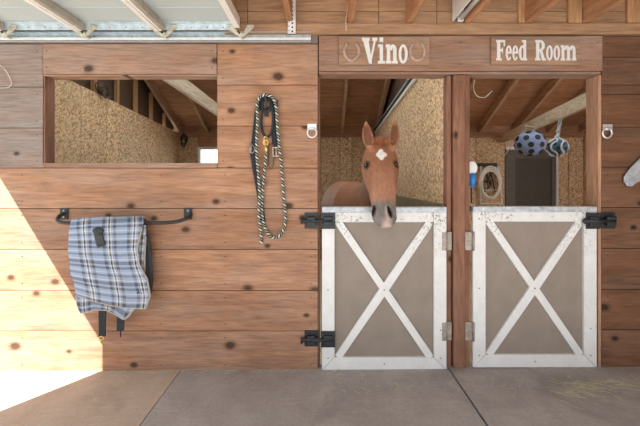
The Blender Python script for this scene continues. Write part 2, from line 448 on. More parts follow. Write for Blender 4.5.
# ------------------------------------------------------------------ the setting: stalls behind
BY = 3.6
SL, SM, SMR, SR = -2.54, .93, 1.03, 4.62
def RZ(y): return 2.25 + .5 * (BY - y)       # underside of rafters
def OZ(y): return 2.25 + .062 * (BY - y)      # top of the partitions' sheets
def sheet_wall(name, x0, x1, seams, lowmat=None):
    mb = MB()
    ys = [TH + .002] + seams + [BY]
    for a, b in zip(ys, ys[1:]):
        v = [mb.bm.verts.new(p) for p in ((x0, a + .004, 0), (x1, a + .004, 0), (x1, b - .004, 0), (x0, b - .004, 0), (x0, a + .004, OZ(a)), (x1, a + .004, OZ(a)), (x1, b - .004, OZ(b)), (x0, b - .004, OZ(b)))]
        for q in ((3, 2, 1, 0), (4, 5, 6, 7), (0, 1, 5, 4), (1, 2, 6, 5), (2, 3, 7, 6), (3, 0, 4, 7)): mb.face([v[i] for i in q])
    return struct(mb, name, M['osb'])
sheet_wall('wall_stall_left', SL - .02, SL, [.28, .69, 1.10, 1.54, 1.96, 2.78])
mb = MB(); mb.box(SL - .06, SL - .021, TH, BY, 0, 2.2); struct(mb, 'wall_stall_left_core', M['dark'])
sheet_wall('wall_middle', SM, SM + .02, [1.1, 2.3])
sheet_wall('wall_feed_side', SMR - .02, SMR, [1.1, 2.3])
mb = MB(); mb.box(SM + .022, SMR - .022, TH, BY, 0, 2.2); struct(mb, 'wall_middle_core', M['dark'])
sheet_wall('wall_far_right', SR, SR + .02, [1.2, 2.4])
for x0, x1, nm in ((SM - .03, SM - .001, 'trim_kick_board'), (SL + .001, SL + .03, 'trim_kick_board_left')):
    mb = MB()
    for k in range(5): mb.box(x0, x1, TH + .01, BY - .01, k * .246 + .004, k * .246 + .243)
    struct(mb, nm, M['kick'])
# the stalls' back wall with a half-open outer door on the left stall and a closed grey door in the feed room
bx0, bx1, bz0, bz1 = X(198, BY), -.12, .95, Z(147, BY)  # outer opening widened out of sight to let more daylight into the stalls
gx0, gx1 = X(505, BY), X(557, BY)
mb = MB()
def bsheet(x0, x1, z0, z1): mb.box(x0 + .006, x1 - .006, BY, BY + .03, z0, z1)
bsheet(SL, bx0, 0, 2.25); bsheet(bx0, bx1, 0, bz0); bsheet(bx0, bx1, bz1 + .16, 2.25)
for a, b in ((bx1, -.02), (-.02, .32), (.32, .53), (.53, SM)): bsheet(a, b, 0, 2.25)
for a, b in ((SMR, 2.72), (2.72, gx0)): bsheet(a, b, 0, 2.25)
bsheet(gx0, gx1, bz1, 2.25)
for a, b in ((gx1, 4.36), (4.36, SR)): bsheet(a, b, 0, 2.25)
struct(mb, 'wall_back', M['osb'])
mb = MB(); mb.box(SL - .3, bx0, BY + .032, BY + .07, 0, 2.4); mb.box(bx0, bx1, BY + .032, BY + .07, 0, bz0); mb.box(bx0, bx1, BY + .041, BY + .07, bz1 + .01, 2.4); mb.box(bx1, SR, BY + .032, BY + .07, 0, 2.4); struct(mb, 'wall_back_core', M['sheath'])
mb = MB(); mb.box(bx0, bx1, BY - .02, BY + .04, bz1, bz1 + .16); struct(mb, 'trim_outer_door_header', M['sheath'])
mb = MB(); mb.box(SL, SR, BY - .045, BY - .001, 2.17, 2.25); struct(mb, 'trim_back_plate', M['sheath'])
mb = MB(); w = .045
mb.box(bx0, bx0 + w, BY - .03, BY + .06, bz0, bz1); mb.box(bx1 - w, bx1, BY - .03, BY + .06, bz0, bz1); mb.box(bx0 + w, bx1 - w, BY - .03, BY + .06, bz1 - w, bz1); mb.box(bx0 + w, bx1 - w, BY - .03, BY + .06, bz0, bz0 + w)
struct(mb, 'window_1', M['alum'])
mb = MB(); ww = .17; mb.box(gx0, gx0 + ww, BY - .02, BY + .03, 0, bz1 - .06); mb.box(gx1 - .1, gx1 - .035, BY - .02, BY + .03, 0, bz1 - .06); mb.box(gx0 + ww, gx1 - .1, BY - .02, BY + .03, bz1 - .2, bz1 - .06); mb.box(gx0 + ww, gx1 - .1, BY - .02, BY + .03, 0, .3)
dr = struct(mb, 'door_1', M['doorgrey'])
mb = MB(); mb.box(gx0 + ww, gx1 - .1, BY, BY + .02, .3, bz1 - .2); o = mb.build('door_screen', M['screen']); o.parent = dr
mb = MB(); mb.box(gx0, gx1, BY - .04, BY + .03, bz1 - .045, bz1); mb.box(gx1 - .035, gx1, BY - .04, BY + .03, 0, bz1 - .045)
o = mb.build('door_casing', M['alum']); o.parent = dr
# roof over the stalls
DIFFUSER_COLS = (-3.5, -1.347, .803); mb = MB(); n = 11; y0r, y1r = -.05, BY + .5
for i in range(n):
    a = y0r + (y1r - y0r) * i / n; b = y0r + (y1r - y0r) * (i + 1) / n - .004
    for c, d in ((-3.5, -1.35), (-1.347, .8), (.803, 2.9), (2.903, 5.0)):
        if (0 <= i <= 5) and c in DIFFUSER_COLS: continue
        v = [mb.bm.verts.new(p) for p in ((c, a, RZ(a) + .14), (d, a, RZ(a) + .14), (d, b, RZ(b) + .14), (c, b, RZ(b) + .14), (c, a, RZ(a) + .17), (d, a, RZ(a) + .17), (d, b, RZ(b) + .17), (c, b, RZ(b) + .17))]
        for q in ((3, 2, 1, 0), (4, 5, 6, 7), (0, 1, 5, 4), (1, 2, 6, 5), (2, 3, 7, 6), (3, 0, 4, 7)): mb.face([v[i] for i in q])
struct(mb, 'ceiling_stalls', M['sheath'])
for c, d in ((-3.5, -1.35), (-1.347, .8), (.803, 2.9)):       # translucent roof sheets added out of view to brighten the stalls
    a, b = y0r + 0, y0r + (y1r - y0r) * 6 / n
    mb = MB(); mb.beam(((c + d) / 2, a, RZ(a) + .15), ((c + d) / 2, b, RZ(b) + .15), d - c - .004, .006); struct(mb, 'added_roof_diffuser', M['frost'])
for xr in (-2.52, -2.02, -1.45, -.86, -.25, .353, .955, 1.57, 2.18, 2.79, 3.4, 4.0, 4.58):
    mb = MB(); mb.beam((xr, .11, RZ(.11) + .068), (xr, BY + .1, RZ(BY + .1) + .068), .045, .135); struct(mb, 'ceiling_rafter', M['rafter'])
mb = MB()
for y in (1.35, 2.2):
    for a, b in ((-2.0, -1.47), (-1.43, -.88)): mb.box(a, b, y, y + .04, RZ(y) + .005, RZ(y) + .11)
struct(mb, 'ceiling_blocking', M['rafter'])
# gable studs above the partitions' sheets
for xw in (SL - .03, SM + .05):
    for k in (range(7) if xw < 0 else (2,)):
        y = .45 + k * .44
        mb = MB(); mb.box(xw - .02, xw + .02, y, y + .05, OZ(y) + .001, RZ(y) - .002)
        struct(mb, 'wall_gable_stud', M['stud'])
    mb = MB(); mb.box(xw - .07 if xw < 0 else xw + .05, xw - .05 if xw < 0 else xw + .07, .11, BY, 2.3, 4.0); struct(mb, 'wall_gable', M['gable'])
mb = MB(); mb.box(SR + .02, SR + .1, .06, BY + .4, 0, 4.1); struct(mb, 'wall_far_right_core', M['sheath'])
# tie beams
mb = MB(); mb.beam((-1.375, .12, 2.36), (-1.36, BY - .05, 2.30), .045, .14); struct(mb, 'ceiling_tie_beam', M['pale'])
mb = MB(); mb.beam((2.47, .13, 2.215), (3.17, BY - .05, 2.14), .05, .14); struct(mb, 'ceiling_tie_beam', M['pale'])
mb = MB(); mb.beam((SM - .012, .2, OZ(.2) - .012), (SM - .012, BY - .05, OZ(BY) - .012), .022, .03); struct(mb, 'trim_partition_cap', M['alum'])
mb = MB(); mb.beam((SM - .005, .2, OZ(.2) + .035), (SM - .005, BY - .05, OZ(BY) + .035), .03, .04); struct(mb, 'trim_partition_plate', M['dark'])
mb = MB(); mb.beam((SM - .02, .2, OZ(.2) + .062), (SM - .02, BY - .05, OZ(BY) + .062), .014, .014); struct(mb, 'trim_partition_conduit', M['galv'])

# ------------------------------------------------------------------ half doors
def gate(x0, x1, y0, y1, label, hinge_side):
    # pixel rectangle of the gate on the wall plane
    loc = (X((x0 + x1) / 2), .01, Z(y1)); g = thing('stall_gate', loc, label, 'gate', 'half doors of the stalls')
    yf, yb = -.012, .012
    sw = 12.5; capb = y0 + 5.5; tr = capb + 9.5; br = y1 - 13
    mb = MB(); mb.box(X(x0 + 3), X(x1 - 3), .012, .03, Z(y1 - 3), Z(y0 + 4)); part(mb, 'panel', M['panel'], g)
    mb = MB(); mb.box(X(x0), X(x1), -.018, .05, Z(capb), Z(y0)); part(mb, 'top_cap', M['cap'], g, .003, 'zinc-grey capping strip along the top edge')
    for a, b in ((x0, x0 + sw), (x1 - sw, x1)):
        mb = MB(); mb.box(X(a), X(b), yf, yb, Z(br + (y1 - br) * .0), Z(capb)) if False else None
        mir = (a == x0); xo, xi = (a, b) if mir else (b, a)
        mb.prism([(X(xo), Z(capb)), (X(xi), Z(capb)), (X(xi), Z(br)), (X(xo), Z(y1))], yf, yb); part(mb, 'stile', M['white'], g, .002)
    mb = MB(); mb.prism([(X(x0 + .5), Z(y1)), (X(x0 + sw), Z(br + .3)), (X(x1 - sw), Z(br + .3)), (X(x1 - .5), Z(y1))], yf, yb); part(mb, 'bottom_rail', M['white'], g, .002)
    mb = MB(); mb.box(X(x0 + sw + .3), X(x1 - sw - .3), yf + .001, yb, Z(tr), Z(capb)); part(mb, 'top_rail', M['white'], g, .002)
    ax0, ax1, ay0, ay1 = x0 + sw + 3.2, x1 - sw - 3.2, tr - 1, br + 1.5
    hw = 4.3
    def diag(a, b):
        (ax, ay), (bx, by) = a, b; L = math.hypot(bx - ax, by - ay); ux, uy = (bx - ax) / L, (by - ay) / L; nx, ny = -uy * hw, ux * hw
        return [(ax + nx, ay + ny), (bx + nx, by + ny), (bx - nx, by - ny), (ax - nx, ay - ny)]
    def clip(poly):
        return [(X(min(max(p[0], x0 + sw + .2), x1 - sw - .2)), Z(min(max(p[1], tr - 2), br + 2))) for p in poly]
    mb = MB(); mb.prism(clip(diag((ax0, ay0), (ax1, ay1))), yf + .003, yb); part(mb, 'cross_brace', M['white'], g, .002)
    cx, cy = (ax0 + ax1) / 2, (ay0 + ay1) / 2
    mb = MB()
    for a, b in (((ax1, ay0), (cx + 1.2, cy - 1.6)), ((cx - 1.2, cy + 1.6), (ax0, ay1))): mb.prism(clip(diag(a, b)), yf + .0035, yb)
    part(mb, 'cross_brace', M['white'], g, .002)
    for px, py in ((x0 + 6, y0 + 12), (x0 + 6, y1 - 12), (x1 - 6, y0 + 14), (x1 - 6, y1 - 12), ((x0 + x1) / 2, y1 - 6), (x0 + 6, cy), (x1 - 6, cy + 40), (cx, cy)):
        mb = MB(); q = Vector((X(px), yf - .002, Z(py))); mb.cyl(q, q + Vector((0, .006, 0)), .0045, 8); part(mb, 'screw', M['nail'], g)
    for py in (241, 331):
        mb = MB(); hx = x1 if hinge_side > 0 else x0
        mb.box(X(hx - 4.6), X(hx - .6), yf - .003, yf, Z(py + 9), Z(py - 9)) if hinge_side > 0 else mb.box(X(hx + .6), X(hx + 1.5), yf - .003, yf, Z(py + 9), Z(py - 9))
        if hinge_side > 0: mb.box(X(hx + .6), X(hx + 5.4), -.004, .026, Z(py + 9), Z(py - 9))
        else: mb.box(X(hx - 7.5), X(hx - .6), -.006, .016, Z(py + 9), Z(py - 9))
        q = Vector((X(hx), yf - .002, Z(py + 9.5))); mb.cyl(q, q + Vector((0, 0, .142)), .0065, 10)
        part(mb, 'hinge', M['hingem'], g, 0, 'worn steel butt hinge')
    return g
gate(322, 446, 207, 369.3, 'white and taupe half door under the Vino sign, with the horse looking over it', 1)
gate(472.5, 595.5, 206.5, 366.6, 'white and taupe half door of the Feed Room, without any animal behind it', -1)


def latch(px, py, wall_left, label):
    # two plates either side of the joint, a keeper, a bolt housing and the sliding bolt
    fx = lambda d: X(px + d)
    t = thing('gate_latch', (X(px), -.02, Z(py)), label, 'latch', 'black latches of the half doors')
    ya, yc = (-.008, -.024) if wall_left else (-.024, -.008)
    mb = MB(); mb.box(fx(-15), fx(-1.6), ya, ya + .0075, Z(py + 8), Z(py - 8)); part(mb, 'plate', M['iron'], t, .001)
    mb = MB(); mb.box(fx(1.4), fx(15.5), yc, yc + .0075, Z(py + 8), Z(py - 8)); part(mb, 'plate', M['iron'], t, .001)
    mb = MB(); mb.box(fx(4), fx(13), -.044, yc - .0005, Z(py + 4.5), Z(py - 4.5)); part(mb, 'bolt_housing', M['iron'], t, .004)
    mb = MB(); mb.box(fx(-12.5), fx(-4), -.042, ya - .0005, Z(py + 5), Z(py - 4)); part(mb, 'keeper', M['iron'], t, .005)
    mb = MB(); mb.cyl(Vector((fx(-18.5), -.034, Z(py))), Vector((fx(12), -.034, Z(py))), .014, 12)
    q = Vector((fx(-17.6), -.034, Z(py))); mb.cyl(q + Vector((0, 0, .02)), q + Vector((0, -.008, -.022)), .009, 8); part(mb, 'bolt', M['iron'], t)
    for dx in (-13.2, -3.4, 3.2, 13.6):
        for dy in (-6.2, 6.2):
            y = (ya if dx < 0 else yc) - .0026
            mb = MB(); q = Vector((fx(dx), y, Z(py + dy))); mb.cyl(q, q + Vector((0, .003, 0)), .0065, 8); part(mb, 'bolt_head', M['iron'], t)
latch(319.6, 220.5, True, 'black sliding latch at the top left corner of the half door under the horse')
latch(319.6, 338, True, 'black sliding latch near the floor at the lower left of the horse\'s half door')
latch(599, 220.5, False, 'black sliding latch at the top right corner of the Feed Room half door')


# ------------------------------------------------------------------ signs
def ring2(cx, cy, rx, ry, ix, iy, a0=0, a1=360, n=20):
    o = []; 
    for k in range(n):
        t0, t1 = math.radians(a0 + (a1 - a0) * k / n), math.radians(a0 + (a1 - a0) * (k + 1) / n)
        o.append([(cx + rx * math.cos(t0), cy + ry * math.sin(t0)), (cx + rx * math.cos(t1), cy + ry * math.sin(t1)), (cx + ix * math.cos(t1), cy + iy * math.sin(t1)), (cx + ix * math.cos(t0), cy + iy * math.sin(t0))])
    return o
def r4(a, b, c, d): return [(a, b), (c, b), (c, d), (a, d)]
XH = .74   # height of the small letters against the capitals
GLY = {
 'V': [[(.06, .94), (.42, .94), (.66, 0), (.46, 0)], [(.80, .94), (.93, .94), (.60, 0), (.46, 0)], r4(0, .88, .50, 1), r4(.68, .88, 1, 1)],
 'i': [r4(.26, 0, .74, XH - .02), r4(0, 0, 1, .10), r4(.0, XH - .11, .74, XH), r4(.24, XH + .10, .78, XH + .27)],
 'n': [r4(.10, 0, .38, XH - .02), r4(0, 0, .48, .10), r4(0, XH - .11, .38, XH), r4(.62, 0, .90, XH - .2), r4(.53, 0, 1, .10)] + ring2(.60, XH - .22, .30, .22, .04, .10, 0, 180),
 'o': ring2(.5, XH / 2, .5, XH / 2, .20, XH / 2 - .10, 0, 360, 28),
 'F': [r4(.10, 0, .46, 1), r4(0, 0, .60, .11), r4(0, .89, 1, 1), r4(.84, .70, 1, .92), r4(.4, .45, .74, .56), r4(.66, .37, .76, .64)],
 'e': ring2(.5, XH / 2, .5, XH / 2, .17, XH / 2 - .09, 8, 322, 24) + [r4(.12, XH / 2 - .03, .98, XH / 2 + .07)],
 'd': ring2(.44, XH / 2, .44, XH / 2, .14, XH / 2 - .10, 0, 360, 28) + [r4(.56, 0, .88, 1), r4(.40, .90, .7, 1), r4(.6, 0, 1, .10)],
 'R': [r4(.08, 0, .38, 1), r4(0, 0, .48, .11), r4(0, .89, .5, 1), r4(.3, .46, .5, .56), [(.40, .52), (.66, .52), (.92, .06), (.66, 0)], r4(.64, 0, 1, .10)] + ring2(.48, .73, .44, .27, .16, .16, -90, 90, 16),
 'm': [r4(.05, 0, .22, XH - .02), r4(0, 0, .28, .10), r4(0, XH - .11, .22, XH), r4(.415, 0, .585, XH - .2), r4(.36, 0, .64, .10), r4(.78, 0, .95, XH - .2), r4(.72, 0, 1, .10)] + ring2(.39, XH - .22, .195, .22, .025, .10, 0, 180, 14) + ring2(.755, XH - .22, .195, .22, .025, .10, 0, 180, 14),
}
def sign(x0, x1, y0, y1, letters, label, shoes=()):
    t = thing('name_sign', (X((x0 + x1) / 2), -.02, Z(y1)), label, 'sign', 'name signs over the doors')
    mb = MB(); mb.box(X(x0), X(x1), -.030, -.0085, Z(y1), Z(y0)); part(mb, 'sign_board', M['sign'], t, .002)
    for ch, a, b, top, bot in letters:
        mb = MB(); e = .0345
        for i, poly in enumerate(GLY[ch]):
            mb.prism([(X(a) + (X(b) - X(a)) * p[0], Z(bot) + (Z(top) - Z(bot)) * p[1]) for p in poly], -e + i * .00004, -.0302)
        part(mb, 'letter', M['letter'], t)
    for cx, cy, rx, ry in shoes:
        pts = []
        for k in range(25):
            a = math.radians(128 + 284 * k / 24)
            pts.append(P(cx + rx * math.cos(a) * (1 - .10 * (math.sin(a) > .3)), cy - ry * math.sin(a) * 1.05, 0) + Vector((0, -.034, 0)))
        mb = MB(); mb.tube(pts, .0125, 8, flat=.45, nrm=(0, 1, 0)); part(mb, 'horseshoe', M['shoe'], t)
    return t
sign(338.8, 428.4, 38.3, 66, [('V', 361.5, 376.5, 39.5, 65), ('i', 377.2, 384, 39.5, 65), ('n', 384.8, 396.8, 39.5, 65), ('o', 397.6, 406.6, 39.5, 65)],
     'brown wooden name sign reading Vino between two horseshoes', [(351.3, 52.3, 7.2, 9), (416.3, 52.3, 7.2, 9)])
sign(489.4, 577.4, 38.5, 66, [('F', 494, 502.8, 41.8, 62), ('e', 503.4, 509.4, 41.8, 62), ('e', 510, 515.8, 41.8, 62), ('d', 516.3, 524.6, 41.8, 62), ('R', 532.6, 542.8, 41.8, 62), ('o', 543.4, 549.8, 41.8, 62), ('o', 550.6, 557, 41.8, 62), ('m', 557.8, 573, 41.8, 62)],
     'brown wooden sign with white letters reading Feed Room above the right opening')

# ------------------------------------------------------------------ tie rings, left wire, string
def tie_ring(px, py, label):
    t = thing('tie_ring', P(px, py, -.01), label, 'tie ring', 'tie rings on the wall')
    mb = MB(); mb.box(X(px - 4.5), X(px + 4.5), -.007, -.0005, Z(py - 1), Z(py - 7)); mb.cyl(P(px - 2.5, py - 2.5, -.012), P(px + 2.5, py - 2.5, -.012), .009, 10); part(mb, 'plate', M['zinc'], t)
    mb = MB(); mb.tube([P(px + 4.6 * math.cos(2 * PI * k / 24), py + 1.6 + 4.8 * math.sin(2 * PI * k / 24), -.014) for k in range(24)], .0065, 8, True); part(mb, 'ring', M['zinc'], t)
tie_ring(312, 131, 'silver tie ring on the wall between the halter and the horse\'s opening')
tie_ring(607.2, 131.5, 'silver tie ring on the dark boards right of the Feed Room opening')
mb = MB(); mb.tube(smooth_path([P(-12, 60, .004), P(0, 65, -.012), P(6, 71, -.015), P(11.5, 82, -.015), P(9, 87, -.012), P(2, 88, -.01), P(-6, 88, -.008)]), .0026, 6)
single(mb, 'wire_loop', M['wire'], P(4, 80, -.01), 'thin pale wire looping out at the far left edge below the track', 'wire')
mb = MB(); mb.tube(smooth_path([P(348.5, -6, -.04), P(347.5, 8, -.045), P(346, 20, -.042), P(346.2, 31, -.037)]), .003, 6)
single(mb, 'hanging_string', M['string'], P(346.2, 31, -.037), 'thin pale string hanging from the joist above the Vino sign', 'string')

# ------------------------------------------------------------------ garage door overhead, its track
g = thing('garage_door', (-1.8, -1.1, 2.5), 'raised white overhead garage door seen from below at the upper left', 'garage door')
zp = 2.525; y0g, y1g = -.085, -2.25
secx = [-2.96, -2.29, -1.72, -1.15, -.60]
for a, b in zip(secx, secx[1:]):
    mb = MB(); mb.box(a + .003, b - .003, y1g, y0g - .01, zp, zp + .04)
    for yy in (-.33, -.78, -1.23, -1.68): mb.box(a + .003, b - .003, yy - .003, yy + .003, zp - .004, zp)
    part(mb, 'door_section', M['doorskin'], g, .002)
for i, x in enumerate(secx[1:-1]):
    mb = MB(); mb.mi = 0; mb.box(x - .036, x - .008, y1g, y0g - .02, zp - .062, zp - .0025); mb.box(x - .003, x + .012, y1g, y0g - .02, zp - .060, zp - .0025)
    mb.mi = 1; mb.box(x - .009, x - .002, y1g, y0g - .021, zp - .055, zp - .0025); mb.box(x + .0125, x + .034, y1g, y0g - .02, zp - .052, zp - .0025)
    part(mb, 'strut', [M['cream'], M['tanshade']], g, .002)
mb = MB(); mb.box(secx[-1] - .03, secx[-1] + .012, y1g, y0g, zp - .03, zp + .045); part(mb, 'end_stile', M['cream'], g, .002)
mb = MB(); mb.mi = 0; mb.box(secx[0], secx[-1] - .035, y0g - .003, y0g, zp - .045, zp - .002); mb.box(secx[0], secx[-1] - .035, y0g - .05, y0g - .003, zp - .006, zp - .0025)
mb.mi = 1
for k in range(20):
    x = secx[0] + .05 + k * .116; q = Vector((x, y0g - .0045, zp - .026)); mb.cyl(q, q + Vector((0, .002, 0)), .004, 8)
part(mb, 'edge_angle', [M['galv'], M['hole']], g)
for x in secx[1:]:
    mb = MB(); y = y0g - .006
    mb.prism([(x - .085, zp - .012), (x - .055, zp - .012), (x + .035, zp - .088), (x + .020, zp - .104), (x - .005, zp - .088), (x - .085, zp - .032)], y - .004, y)
    mb.prism([(x + .115, zp - .012), (x + .115, zp - .030), (x + .045, zp - .095), (x + .022, zp - .100), (x + .040, zp - .070), (x + .07, zp - .012)], y - .008, y - .0045)
    mb.cyl((x + .026, y - .012, zp - .082), (x + .026, -.03, zp - .082), .012, 12); mb.mi = 1
    mb.prism([(x - .008, zp - .058), (x + .004, zp - .052), (x + .024, zp - .074), (x + .016, zp - .082)], y - .0052, y - .0042)
    part(mb, 'roller_bracket', [M['brk'], M['hole']], g)
t = thing('door_track', (X(155), -.02, Z(42)), 'long galvanised door track fixed along the top of the board wall', 'track')
mb = MB(); xa0, xb0 = -3.0, X(311)
mb.box(xa0, xb0, -.010, -.006, Z(42.5), Z(33.5)); mb.box(xa0, xb0, -.042, -.010, Z(42.5), Z(41.9)); mb.box(xa0, xb0, -.042, -.038, Z(42.5), Z(39.6)); mb.box(xa0, xb0, -.034, -.010, Z(33.9), Z(33.5))
part(mb, 'rail', M['galv'], t)
mb = MB(); mb.box(xa0, xb0, -.0465, -.0425, Z(42.4), Z(39.9)); part(mb, 'lip', M['alum'], t, .001, 'white lower lip of the track')
mb = MB(); hx = X(292); mb.mi = 0; mb.box(hx - .030, hx + .030, -.045, -.042, Z(36), zc - .002); mb.box(hx - .030, hx - .027, -.045, -.012, Z(36), zc - .002)
mb.mi = 1
for k in range(15):
    q = Vector((hx + .006, -.0458, Z(34) + k * .03)); mb.cyl(q, q + Vector((0, .0006, 0)), .007, 8)
    q = Vector((hx - .018, -.0458, Z(33) + k * .03)); mb.cyl(q, q + Vector((0, .0006, 0)), .004, 8)
part(mb, 'hanger_strap', [M['alum'], M['hole']], t, 0, 'perforated steel hanging strap')
for k in range(8):
    mb = MB(); q = Vector((xa0 + .2 + k * .28, -.0118, Z(37.5))); mb.cyl(q, q + Vector((0, .0016, 0)), .006, 8); part(mb, 'track_bolt', M['hingem'], t)

# strip light beside a joist
t = thing('strip_light', (X(459), -.5, 2.6), 'white fluorescent strip light fixed beside a ceiling joist', 'light')
lx = X(463.5) - .006
mb = MB(); mb.box(lx - .085, lx - .004, -1.3, -.02, zc - .03, zc - .003); mb.box(lx - .085, lx - .078, -1.3, -.02, Z(23), zc - .03); part(mb, 'housing', M['alum'], t, .002)
mb = MB(); mb.cyl((lx - .030, -1.27, Z(21)), (lx - .030, -.05, Z(21)), .017, 14); part(mb, 'tube', M['whitepl'], t)
for y in (-1.285, -.035):
    mb = MB(); mb.box(lx - .05, lx - .01, y - .012, y + .012, Z(23.5), zc - .03); part(mb, 'lamp_holder', M['alum'], t)

# ------------------------------------------------------------------ blanket bar and blanket
yb = -.115
t = thing('blanket_bar', P(125, 222, -.06), 'black iron blanket bar with curved ends bolted to the wall boards', 'blanket bar')
pth = [P(64, 213.5, -.02), P(59.5, 216, -.05), P(57.5, 220, -.085), P(62, 222.6, yb), P(76, 223, yb), P(110, 223, yb), P(150, 223, yb), P(172, 222.3, yb), P(184, 219.5, -.10), P(190, 216.5, -.06), P(191, 214, -.02)]
mb = MB(); mb.tube(smooth_path(pth, 6), .0125, 12); part(mb, 'bar', M['iron'], t)
for px in (65.5, 189):
    b = MB(); b.box(X(px - 4.8), X(px + 3.2), -.010, -.0005, Z(219.5), Z(208)); b = part(b, 'bracket', M['iron'], t, .002)
    for dy in (210.5, 216.8):
        mb = MB(); q = P(px - .5, dy, 0); mb.cyl(q + Vector((0, -.016, 0)), q + Vector((0, -.0105, 0)), .008, 6); part(mb, 'bolt_head', M['hingem'], b)
bl = thing('horse_blanket', P(110, 310, -.13), 'blue and grey plaid horse blanket folded over the black bar', 'blanket')
def cloth(name, left, right, bottom, y_fn, nu, nv, th, uvr, seedv, root, top=None, mat=None, over=False):
    bm = bmesh.new(); uvl = bm.loops.layers.uv.new('UVMap'); V = {}; UV = {}; V_pts = {}
    for j in range(nv + 1):
        v = j / nv
        for i in range(nu + 1):
            u = i / nu; tp = interp(u, top) if top else 218.0
            py = tp + (interp(u, bottom) - tp) * v; px = interp(v, left) + (interp(v, right) - interp(v, left)) * u
            y = y_fn(u, v) + .010 * noise.noise(Vector((u * 3.2 + seedv, v * 3.6, seedv))) + .004 * noise.noise(Vector((u * 9 + seedv, v * 10, 3)))
            p = P(px + 1.2 * noise.noise(Vector((u * 2, v * 5, seedv + 5))), py, y)
            V[i, j] = bm.verts.new(p); V_pts[i, j] = p.copy(); ub = .5 * u + .5 * (px - 69) / 78; UV[i, j] = (ub * uvr[0] + v * uvr[1], v * uvr[2] + u * uvr[3])
    for j in range(nv):
        for i in range(nu):
            q = ((i, j), (i, j + 1), (i + 1, j + 1), (i + 1, j)); f = bm.faces.new([V[k] for k in q]); f.smooth = True
            for lp, k in zip(f.loops, q): lp[uvl].uv = UV[k]
    bmesh.ops.translate(bm, verts=bm.verts, vec=-OFFS[root.name])
    me = bpy.data.meshes.new(name); bm.to_mesh(me); bm.free(); me.materials.append(mat or M['plaid'])
    o = bpy.data.objects.new(name, me); COL.objects.link(o); o.parent = root; OFFS[o.name] = OFFS[root.name]
    o_edge = [V_pts[i, nv] for i in range(nu + 1)] + [V_pts[nu, j] for j in range(nv - 1, int(nv * .12), -1)]
    if name in ('front_fold', 'lower_fold'):
        eb = MB(); eb.tube(o_edge, .0065, 8); part(eb, 'binding', M['bind'], o, 0, 'pale edge binding')
    s = o.modifiers.new('Solidify', 'SOLIDIFY'); s.thickness = th; s.offset = 0
    b = o.modifiers.new('Bevel', 'BEVEL'); b.width = th * .4; b.segments = 3; b.limit_method = 'ANGLE'
    return o
def yfront(u, v):
    r = min(1, v / .07); return -.102 - .052 * math.sqrt(max(0, 1 - (1 - r) ** 2)) - .018 * math.sin(PI * min(1, v)) - .012 * math.sin(PI * u)
cloth('front_fold', [(0, 72), (.2, 69), (.45, 68.2), (.7, 70.5), (.85, 74), (1, 77)], [(0, 143.8), (.06, 143.4), (.2, 140), (.36, 137.6), (.52, 139.5), (.68, 147.5), (.86, 149.5), (1, 145)],
      [(0, 295), (.2, 300), (.45, 304.5), (.75, 308), (1, 308.5)], yfront, 44, 56, .014, (1, -.10, 1, .03), 1.3, bl, [(0, 219.5), (.3, 217.6), (1, 216.8)])
cloth('lower_fold', [(0, 76), (.8, 75.5), (.95, 78), (1, 80)], [(0, 146), (.8, 143), (.93, 134), (1, 129)], [(0, 313), (.12, 312.5), (.3, 309.5), (.55, 310), (.72, 314), (.9, 319.5), (1, 316)],
      lambda u, v: -.125 + .0 * v - .006 * math.sin(PI * u), 36, 40, .012, (.9, .05, .85, -.05), 4.7, bl, [(0, 225), (1, 225)])
cloth('back_fold', [(0, 82), (1, 88)], [(0, 145.5), (.15, 147.5), (.45, 152.5), (.75, 152.8), (.93, 151), (1, 147)], [(0, 300), (.6, 303), (1, 301)],
      lambda u, v: -.075 + .03 * v, 24, 36, .022, (1, 0, 1, 0), 8.2, bl, [(0, 219), (1, 219)], M['webgrey'])
mb = MB()   # the fold over the bar
pts = []
cloth('saddle_fold', [(0, 77), (1, 72.5)], [(0, 145), (1, 144)], [(0, 219.8), (.3, 218.2), (1, 217.4)], lambda u, v: -.07 - .045 * v, 40, 6, .012, (1, 0, .05, 0), 1.3, bl, [(0, 219.2), (.3, 217.9), (1, 217.2)])
mb = MB(); mb.tube([P(97.5, 232, -.186), P(99, 238, -.189), P(101.5, 246.5, -.190)], .031, 8, flat=.12, nrm=(0, 1, 0)); tb = part(mb, 'fastening_tab', M['webgrey'], bl)
mb = MB(); mb.sphere(P(98, 230.8, -.19), .036, (1.1, .35, .72)); part(mb, 'tab_buckle', M['iron'], tb)
for (a, b, c, d, py0, py1) in ((98.3, 106, 98.5, 105.3, 309, 336.5), (116.6, 124.4, 116.4, 123.6, 313, 330.5)):
    mb = MB(); y = -.12
    pts = [P(a, py0, y), P(b, py0, y), P(d, py1, y), P(c, py1 + .8, y)]
    mb.prism([(p.x, p.z) for p in pts], y, y + .008); s_ = part(mb, 'strap', M['web'], bl, .002)
    if a < 110:
        mb = MB(); mb.tube([P(101.5 + 2.6 * math.cos(2 * PI * k / 14), 338.2 + 1.8 * math.sin(2 * PI * k / 14), y) for k in range(14)], .004, 6, True)
        mb.tube(smooth_path([P(101.5, 340, y), P(101, 342.5, y), P(102.6, 344.6, y), P(103.4, 342.8, y)]), .0045, 6); part(mb, 'snap_clip', M['brass'], s_)
    else:
        mb = MB(); mb.tube([P(120.5, 330, y), P(120.6, 337, y)], .004, 6); part(mb, 'cord_end', M['web'], s_)
mb = MB()
for i, (a, b) in enumerate((((137.8, 293.6), (139, 290)), ((139, 290), (140, 292.6)), ((140, 292.6), (141.4, 290)), ((141.4, 290), (141.8, 293.8)))): mb.tube([P(*a, -.174), P(*b, -.174)], .006, 6)
part(mb, 'emblem', M['web'], bl)

